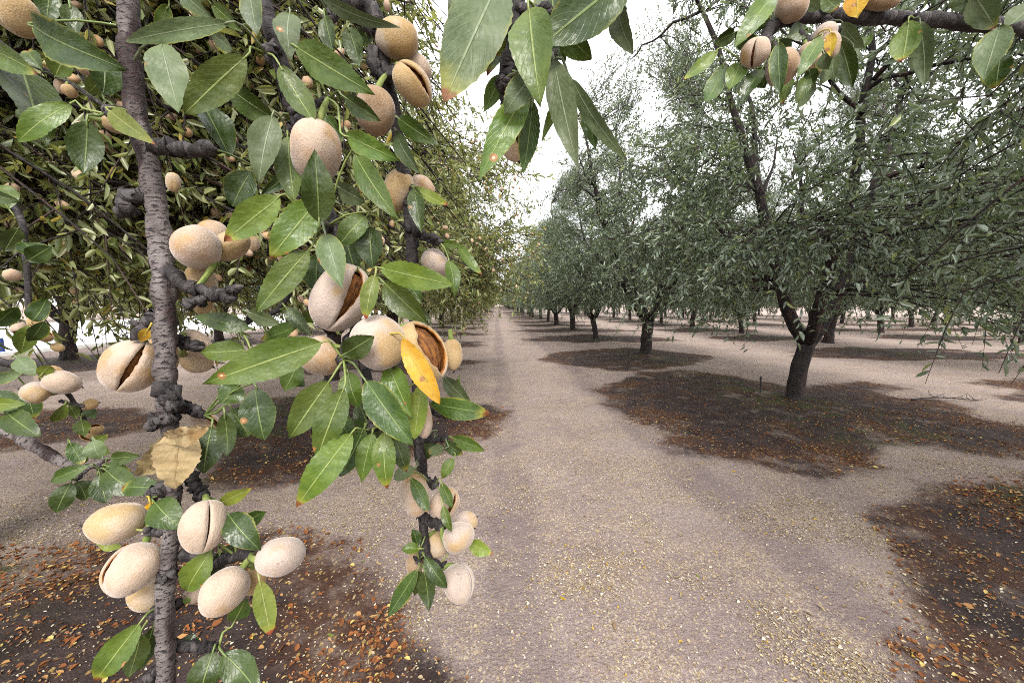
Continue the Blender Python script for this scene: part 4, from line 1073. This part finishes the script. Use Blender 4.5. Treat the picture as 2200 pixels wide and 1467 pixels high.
leaf(388, 922, 292, 1022, 66, 25.6, 25.2, 't', -25, .14, .2, .08, label='crumpled dry tan leaf')
leaf(356, 940, 449, 916, 50, 24.4, 24.0, 't', 25, .10, .35, .10, label='crumpled dry tan leaf')
leaf(320, 705, 302, 735, 26, 26, 26, 'y', 0, .02)

# ------------------------------------------------------------------ almonds close to the camera
def prof(t, tip):
    z = -math.cos(math.pi * t)
    r = math.sin(math.pi * t) ** (.86 if t < .5 else .86 + .32 * tip)
    r *= 1 - .10 * tip * z
    return z, r
def hull_arrays(W, Th, L, gap=0.0, where='mid', tip=.5, nt=22, na=30, k=1.0, crease=.07, seed=0, flip=False):
    g = np.random.default_rng(seed)
    p1, p2, p3 = g.uniform(0, 6.28, 3)
    V, UVs = [], []
    for i in range(nt + 1):
        t = i / nt
        z, r = prof(t, tip)
        if where == 'mid': win = max(0, math.sin(math.pi * min(max((t - .08) / .84, 0), 1))) ** .75
        elif where == 'stem': win = max(0, min(1, (.80 - t) / .75)) ** .9 * min(1, t / .05)
        else: win = max(0, min(1, (t - .10) / .85)) ** .8 * min(1, (1 - t) / .04)
        ga = gap * win
        jl, jr = (g.normal(0, .10, 2) * ga if gap else (0, 0))
        for j in range(na + 1):
            th = ga + jl * (1 - j / na) + (2 * math.pi - 2 * ga) * j / na + jr * (j / na)
            dd = min(th, 2 * math.pi - th)
            rr = r * k * (1 + (.075 * win * math.exp(-(dd - ga) ** 2 / .25) if gap else 0))
            rr *= 1 - crease * math.exp(-(dd / .17) ** 2) * (0 if gap else 1) - crease * .5 * math.exp(-((math.pi - dd) / .16) ** 2)
            rr *= 1 + .030 * math.sin(2 * th + p1 + z * 2) + .024 * math.sin(4 * z + p2 + th) + .014 * math.sin(5 * th + p3 - 3 * z)
            V.append((Th * rr * math.cos(th), W * rr * math.sin(th), L * z * (k if k < 1 else 1)))
            UVs.append((j / na, t))
    w = na + 1
    q = []
    for i in range(nt):
        for j in range(na):
            b = i * w + j
            q.append([b, b + 1, b + w + 1, b + w])
    q = np.array(q)
    if flip: q = q[:, ::-1]
    return np.array(V), q, np.array(UVs), w
def almond(x, y, a, b, ang, d, mat='p', label='', gap=0.0, where='mid', face=0.0, tilt=0.0, tip=.5, thick=.78, group='almonds hanging close to the camera', stalk=True, nut=True):
    """x, y, half length, half width in px; ang: way the tip points (0 right, 90 down); face: turn of the seam from the viewer"""
    d = d / 100
    c = P(x, y, d)
    view = nrm(c - CAM)
    rx = nrm(RT - view * (RT @ view)); dn = np.cross(view, rx)
    if dn @ UP > 0: dn = -dn
    qv = c - CAM; X_, Y_ = qv @ RT, qv @ UP
    im = lambda e: np.array([FPX * ((e @ RT) / d - X_ * (e @ FW) / d ** 2), -FPX * ((e @ UP) / d - Y_ * (e @ FW) / d ** 2)])
    Mi = np.linalg.inv(np.stack([im(rx), im(dn)], 1))
    va = Mi @ (a * np.array([math.cos(R(ang)), math.sin(R(ang))]))
    L = float(np.linalg.norm(va)); W = a * b * abs(np.linalg.det(Mi)) / L
    ax = (rx * va[0] + dn * va[1]) / L
    ax = nrm(ax * math.cos(R(tilt)) - view * math.sin(R(tilt)))
    f = -view - ax * (-view @ ax); f = nrm(f)
    s = np.cross(ax, f)
    f2 = f * math.cos(R(face)) + s * math.sin(R(face))
    s2 = np.cross(ax, f2)
    ap = math.hypot(W * math.cos(R(face)), W * thick * math.sin(R(face)))
    W = W * W / max(ap, 1e-6)
    base = c - ax * L
    root = ob('almond', None, loc=base, label=label, cat='almond', group=group)
    root.rotation_mode = 'QUATERNION'
    root.rotation_quaternion = Matrix((f2, s2, ax)).transposed().to_quaternion()
    off = np.array([0, 0, L])
    sd_ = int(x * 3 + y)
    V, q, uvv, w = hull_arrays(W, W * thick, L, gap, where, tip, seed=sd_)
    def child(nm, me):
        o = bpy.data.objects.new(nm, me); COL.objects.link(o); o.parent = root; WLOC[o.name] = base
        return o
    if gap:
        V2, q2, uv2, _ = hull_arrays(W, W * thick, L, gap, where, tip, k=.86, seed=sd_, flip=True)
        n1 = len(V)
        rim = []
        for i in range(len(V) // w - 1):
            rim.append([i * w, (i + 1) * w, n1 + (i + 1) * w, n1 + i * w])
            rim.append([i * w + w - 1, n1 + i * w + w - 1, n1 + (i + 1) * w + w - 1, (i + 1) * w + w - 1])
        rim = np.array(rim)
        # the thin pale lip belongs to the hull, what lies inside it to the lining
        Vr = np.vstack([V, V * .45 + V2 * .55]); 
        child('hull', mesh_np('hull', Vr + off, np.vstack([q, rim]), None, HM[mat], uv=np.vstack([uvv, uvv])))
        Vi = np.vstack([V * .45 + V2 * .55, V2])
        child('hull_lining', mesh_np('hull_lining', Vi + off, np.vstack([q2 + n1, rim]), None, M_LINING, uv=np.vstack([uv2, uv2])))
        if nut:
            Vn, qn, un, _ = hull_arrays(W * .74, W * thick * .70, L * .80, 0, tip=.7, nt=12, na=16, crease=-.08, seed=sd_ + 1)
            g = np.random.default_rng(sd_)
            Vn = Vn * (1 + g.normal(0, .018, (len(Vn), 1)))
            child('nut_shell', mesh_np('nut_shell', Vn + off, qn, None, M_SHELL, uv=un))
    else:
        child('hull', mesh_np('hull', V + off, q, None, HM[mat], uv=uvv))
        vt, qt, tt_, ut = tube_arrays(spline([(0, 0, 2 * L - .0006), (.0004, 0, 2 * L + .0006), (.0009, .0005, 2 * L + .0022)], 5), np.array([.0014, .0012, .0008, .0005, .0002]), 6)
        child('tip', mesh_np('tip', vt, qt, tt_, M_SPUR, uv=ut))
    if stalk:
        nd, dist = nearest(base)
        inv = np.array([f2, s2, ax])
        e = inv @ (nd[3] - base) if dist < .05 else np.array([0, 0, -.008])
        v, qq, tt, uu = tube_arrays(spline([e, e * .5 + np.array([0, 0, -.001]), np.array([0, 0, .002])], 6), np.linspace(.0017, .0026, 6), 7)
        child('stalk', mesh_np('stalk', v, qq, tt, M_STALK, uv=uu))
    return root
for a, kw in (
    ((34, 30, 62, 48, 65, 28, 'o', 'large tan almond cut by the upper left corner'), dict(face=60)),
    ((853, 84, 49, 45, 260, 33, 'o', 'round tan almond topping the trio beside the hanging leaves'), dict(face=-55, tip=.2)),
    ((888, 182, 56, 36, 52, 32.5, 'o', 'lower almond of the top trio, split by a narrow dark slit'), dict(gap=.16, face=-38)),
    ((900, 150, 36, 26, 60, 34.5, 'p', 'pale almond tucked behind the split one of the top trio'), dict()),
    ((806, 240, 54, 44, 95, 31.5, 'b', 'brownish almond half covered by a pointed leaf below the top trio'), dict(face=30)),
    ((680, 328, 70, 58, 95, 27.5, 'p', 'large fuzzy pinkish almond with a dark leaf across its lower half'), dict(face=120, tip=.2)),
    ((856, 410, 46, 34, 105, 36, 'o', 'ochre almond just below the drooping leaf with brown tip'), dict(face=40)),
    ((908, 402, 30, 22, 30, 37.5, 'p', 'small pale almond peeking out beside the ochre one'), dict()),
    ((422, 532, 57, 47, 185, 26, 'p', 'big fuzzy almond touching the right side of the grey stem'), dict(face=100, tip=.2)),
    ((456, 503, 38, 30, 200, 28.5, 'p', 'almond behind the big fuzzy one beside the stem, paler'), dict()),
    ((496, 528, 44, 33, 330, 28, 'o', 'tan almond poking out right of the big fuzzy one'), dict(face=70)),
    ((545, 524, 16, 15, 90, 38, 'o', 'tiny round almond right of the fuzzy pair beside the stem'), dict(stalk=False)),
    ((432, 612, 46, 36, 80, 28.5, 'o', 'yellow ochre almond behind the crooked spur'), dict(face=90)),
    ((436, 648, 30, 26, 90, 29.5, 'o', 'small ochre almond below the crooked spur'), dict()),
    ((733, 640, 76, 62, 118, 28, 'm', 'wide open almond with orange fibres showing in its gaping cleft'), dict(gap=.40, where='stem', face=-22, tip=.15)),
    ((815, 736, 60, 58, 60, 26, 'm', 'round unsplit almond with a dark smudge at the cluster centre'), dict(face=150, tip=.1)),
    ((910, 755, 70, 46, 60, 28, 'o', 'split almond above the yellow leaf with a long brown crescent opening'), dict(gap=.72, face=-46, tip=.3)),
    ((972, 762, 34, 22, 85, 31, 'o', 'small pale almond at the right end of the cluster'), dict()),
    ((692, 766, 46, 44, 40, 28, 'p', 'almond with a fine seam behind the tip of the longest leaf'), dict(face=-30)),
    ((936, 568, 36, 28, 55, 37, 'm', 'pinkish almond above the spotted leaf pointing right'), dict(face=80)),
    ((283, 786, 62, 66, 122, 27, 'p', 'big round almond with a brown slit left of the grey stem'), dict(gap=.105, face=0, tip=.1, thick=.95)),
    ((352, 762, 44, 34, 80, 29.5, 'o', 'almond mostly hidden behind the grey stem and slit almond'), dict()),
    ((424, 738, 40, 26, 40, 29, 'p', 'pale almond emerging right of the stem above another'), dict()),
    ((424, 776, 36, 26, 20, 30, 'o', 'tan almond emerging right of the stem under a pale one'), dict()),
    ((76, 842, 34, 25, 190, 39.5, 'm', 'mauve almond at the left edge, lower of the pair'), dict(face=70)),
    ((134, 822, 44, 26, 12, 40.5, 'p', 'long pinkish almond pointing right at the left edge'), dict(face=80)),
    ((108, 806, 34, 22, 10, 42.5, 'p', 'almond behind the long pinkish one at the left edge'), dict()),
    ((194, 868, 19, 12, 350, 43, 'o', 'tiny yellow almond on the drooping twig at the left edge'), dict()),
    ((250, 1122, 70, 44, 174, 27, 'o', 'plump greenish tan almond pointing left under the dry leaf'), dict(face=80, tip=.8)),
    ((438, 1130, 58, 54, 96, 25.6, 'p', 'almond with a fine vertical crack right of the lower stem'), dict(gap=.045, face=-14, tip=.4)),
    ((284, 1222, 68, 53, 118, 26, 'p', 'almond with an orange rimmed split along its left side'), dict(gap=.17, face=66, tip=.6)),
    ((322, 1268, 56, 42, 150, 28.5, 'o', 'unsplit tan almond hanging behind the orange rimmed one'), dict()),
    ((604, 1194, 56, 42, 350, 27, 'm', 'frosted almond at the right tip of the lower spur'), dict(face=100)),
    ((482, 1270, 66, 43, 128, 26, 'p', 'long almond slanting down beside the lime leaf'), dict(face=120, tip=.6)),
    ((546, 1248, 32, 26, 100, 28.5, 'o', 'almond partly hidden behind the slanting long one'), dict()),
    ((416, 1275, 26, 20, 160, 29, 'p', 'small almond squeezed between lower stem and slanting almond'), dict()),
    ((892, 1060, 50, 33, 85, 35.5, 'p', 'uppermost almond of the hanging tassel with a leaf across it'), dict(face=60)),
    ((955, 1082, 40, 30, 300, 36.5, 'p', 'almond right of the leaf-crossed one, opened towards the stalk'), dict(gap=.18, face=40)),
    ((1000, 1124, 28, 26, 330, 37, 'm', 'frosty pale almond at the back of the tassel'), dict()),
    ((986, 1153, 37, 33, 330, 35, 'm', 'round frosted almond in the middle right of the tassel'), dict(face=90)),
    ((940, 1168, 32, 26, 100, 37, 'o', 'ochre almond behind the round frosted one in the tassel'), dict()),
    ((986, 1252, 44, 36, 75, 35.5, 'm', 'lowest almond of the tassel, torn open at its right side'), dict(gap=.12, face=-58, where='tip')),
    ((892, 1208, 28, 20, 110, 37, 'b', 'brownish almond at the lower left of the tassel'), dict()),
    ((905, 892, 50, 22, 80, 28.5, 'p', 'thin edge-on almond hull behind the yellow green leaf'), dict(gap=.2, face=-80)),
    ((445, 908, 44, 24, 40, 29, 'p', 'opened almond right of the dry tan leaf'), dict(gap=.22, face=-35)),
    ((1622, 114, 35, 32, 100, 39, 'p', 'left almond of the upper right cluster with a dark hole underneath'), dict(gap=.16, where='tip', face=10)),
    ((1680, 146, 42, 37, 95, 39.5, 'b', 'brown almond behind the spotted leaf in the upper right cluster'), dict(face=80)),
    ((1768, 80, 40, 22, 130, 41, 'm', 'greyish shrivelled almond under the dark horizontal branch'), dict()),
    ((1784, 106, 36, 28, 80, 40.8, 'p', 'pale almond behind the small bright yellow leaf'), dict()),
    ((1742, 130, 38, 28, 70, 41.5, 'p', 'almond half hidden left of the small yellow leaf'), dict()),
    ((1700, 12, 46, 34, 140, 41, 'b', 'brown almond resting above the left end of the dark branch'), dict(face=80)),
    ((1884, 0, 50, 28, 5, 41, 'b', 'brown almond cut by the top edge above the branch'), dict(face=80)),
    ((1194, 226, 26, 17, 95, 23, 'b', 'small brown almond behind the hanging leaves at top centre'), dict(gap=.2)),
    ((1098, 318, 34, 22, 60, 25, 'o', 'almond hidden behind the lowest leaves at top centre'), dict()),
    ((782, 18, 26, 22, 60, 34, 'b', 'small brown almond at the top edge above the trio'), dict()),
    ((250, 268, 34, 18, 15, 34, 'o', 'almond behind the yellow green leaf on the upper stem'), dict()),
    ((372, 392, 21, 18, 90, 48, 'o', 'small almond just right of the upper grey stem'), dict(stalk=False)),
    ((42, 706, 22, 13, 170, 79, 'p', 'leftmost of the small opened almonds near the left edge'), dict(gap=.45, face=-50)),
    ((76, 697, 20, 16, 60, 80, 'o', 'middle unsplit one of the small almonds near the left edge'), dict()),
    ((94, 722, 23, 13, 20, 78, 'o', 'rightmost of the small opened almonds near the left edge'), dict(gap=.35, face=-60)),
    ((66, 672, 18, 15, 80, 82, 'p', 'topmost of the small almonds near the left edge'), dict()),
    ((124, 746, 16, 10, 20, 80, 'o', 'small almond lowest on the twig near the left edge'), dict()),
    ((130, 130, 22, 17, 30, 70, 'p', 'first small almond on the thin twig at upper left'), dict()),
    ((180, 142, 24, 17, 60, 70, 'p', 'second small almond on the thin twig at upper left'), dict()),
    ((130, 186, 17, 14, 80, 71, 'o', 'left one of the small joined pair under the upper left twig'), dict()),
    ((150, 196, 18, 15, 60, 70, 'o', 'right one of the small joined pair under the upper left twig'), dict()),
    ((222, 180, 24, 17, 40, 70, 'o', 'third small almond on the thin twig, close to the grey stem'), dict()),
    ((190, 936, 20, 12, 200, 45, 'p', 'small opened almond at the end of the drooping left twig'), dict(gap=.35, face=-50)),
    ((206, 922, 20, 11, 350, 45.5, 'o', 'small open husk at the very end of the drooping left twig'), dict(gap=.4, face=-60)),
): almond(*a, **kw)

# ------------------------------------------------------------------ small things under the right-hand tree
sx, sy = G(1632, 852)
sp = ob('sprinkler_stake', None, loc=(sx, sy, float(ground_z(sx, sy))), label='short black sprinkler stake standing left of the forked trunk', cat='stake')
M_BLACK = plain('black_plastic', (.012, .012, .013), (.025, .025, .025), 60, .5)
v, q, t, u = tube_arrays(spline([(0, 0, -.05), (.004, 0, .10), (0, .003, .22)], 8), np.array([.006, .009, .009, .009, .009, .009, .012, .012]), 8)
ob('rod', mesh_np('rod', v, q, t, M_BLACK, uv=u), sp, WLOC[sp.name])
v, q, t, u = tube_arrays(spline([(0, .003, .22), (0, .003, .245), (0, .003, .27)], 6), np.array([.014, .018, .012, .016, .014, .006]), 8)
ob('nozzle', mesh_np('nozzle', v, q, t, M_BLACK, uv=u), sp, WLOC[sp.name])
x0, y0 = G(1958, 860)
J = Join(); g9 = np.random.default_rng(4)
main = spline([(0, 0, .02), (.25, -.02, .05), (.55, .02, .04), (.85, -.06, .03), (1.05, -.05, .015)], 20)
J.add(*tube_arrays(main, np.linspace(.013, .005, 20), 7, .08, 3))
for k in range(9):
    i = int(g9.integers(4, 18)); e = main[i] + np.array([g9.uniform(.05, .2), g9.uniform(-.18, .18), g9.uniform(.0, .10)])
    J.add(*tube_arrays(spline([main[i], (main[i] + e) / 2 + g9.normal(0, .015, 3), e], 7), np.linspace(.006, .002, 7), 5, .06, k))
ob('fallen_twig', J.mesh('fallen_twig', M_SPUR), loc=(x0, y0, float(ground_z(x0, y0))), label='dead forked twig lying on the ground right of the forked trunk', cat='twig')
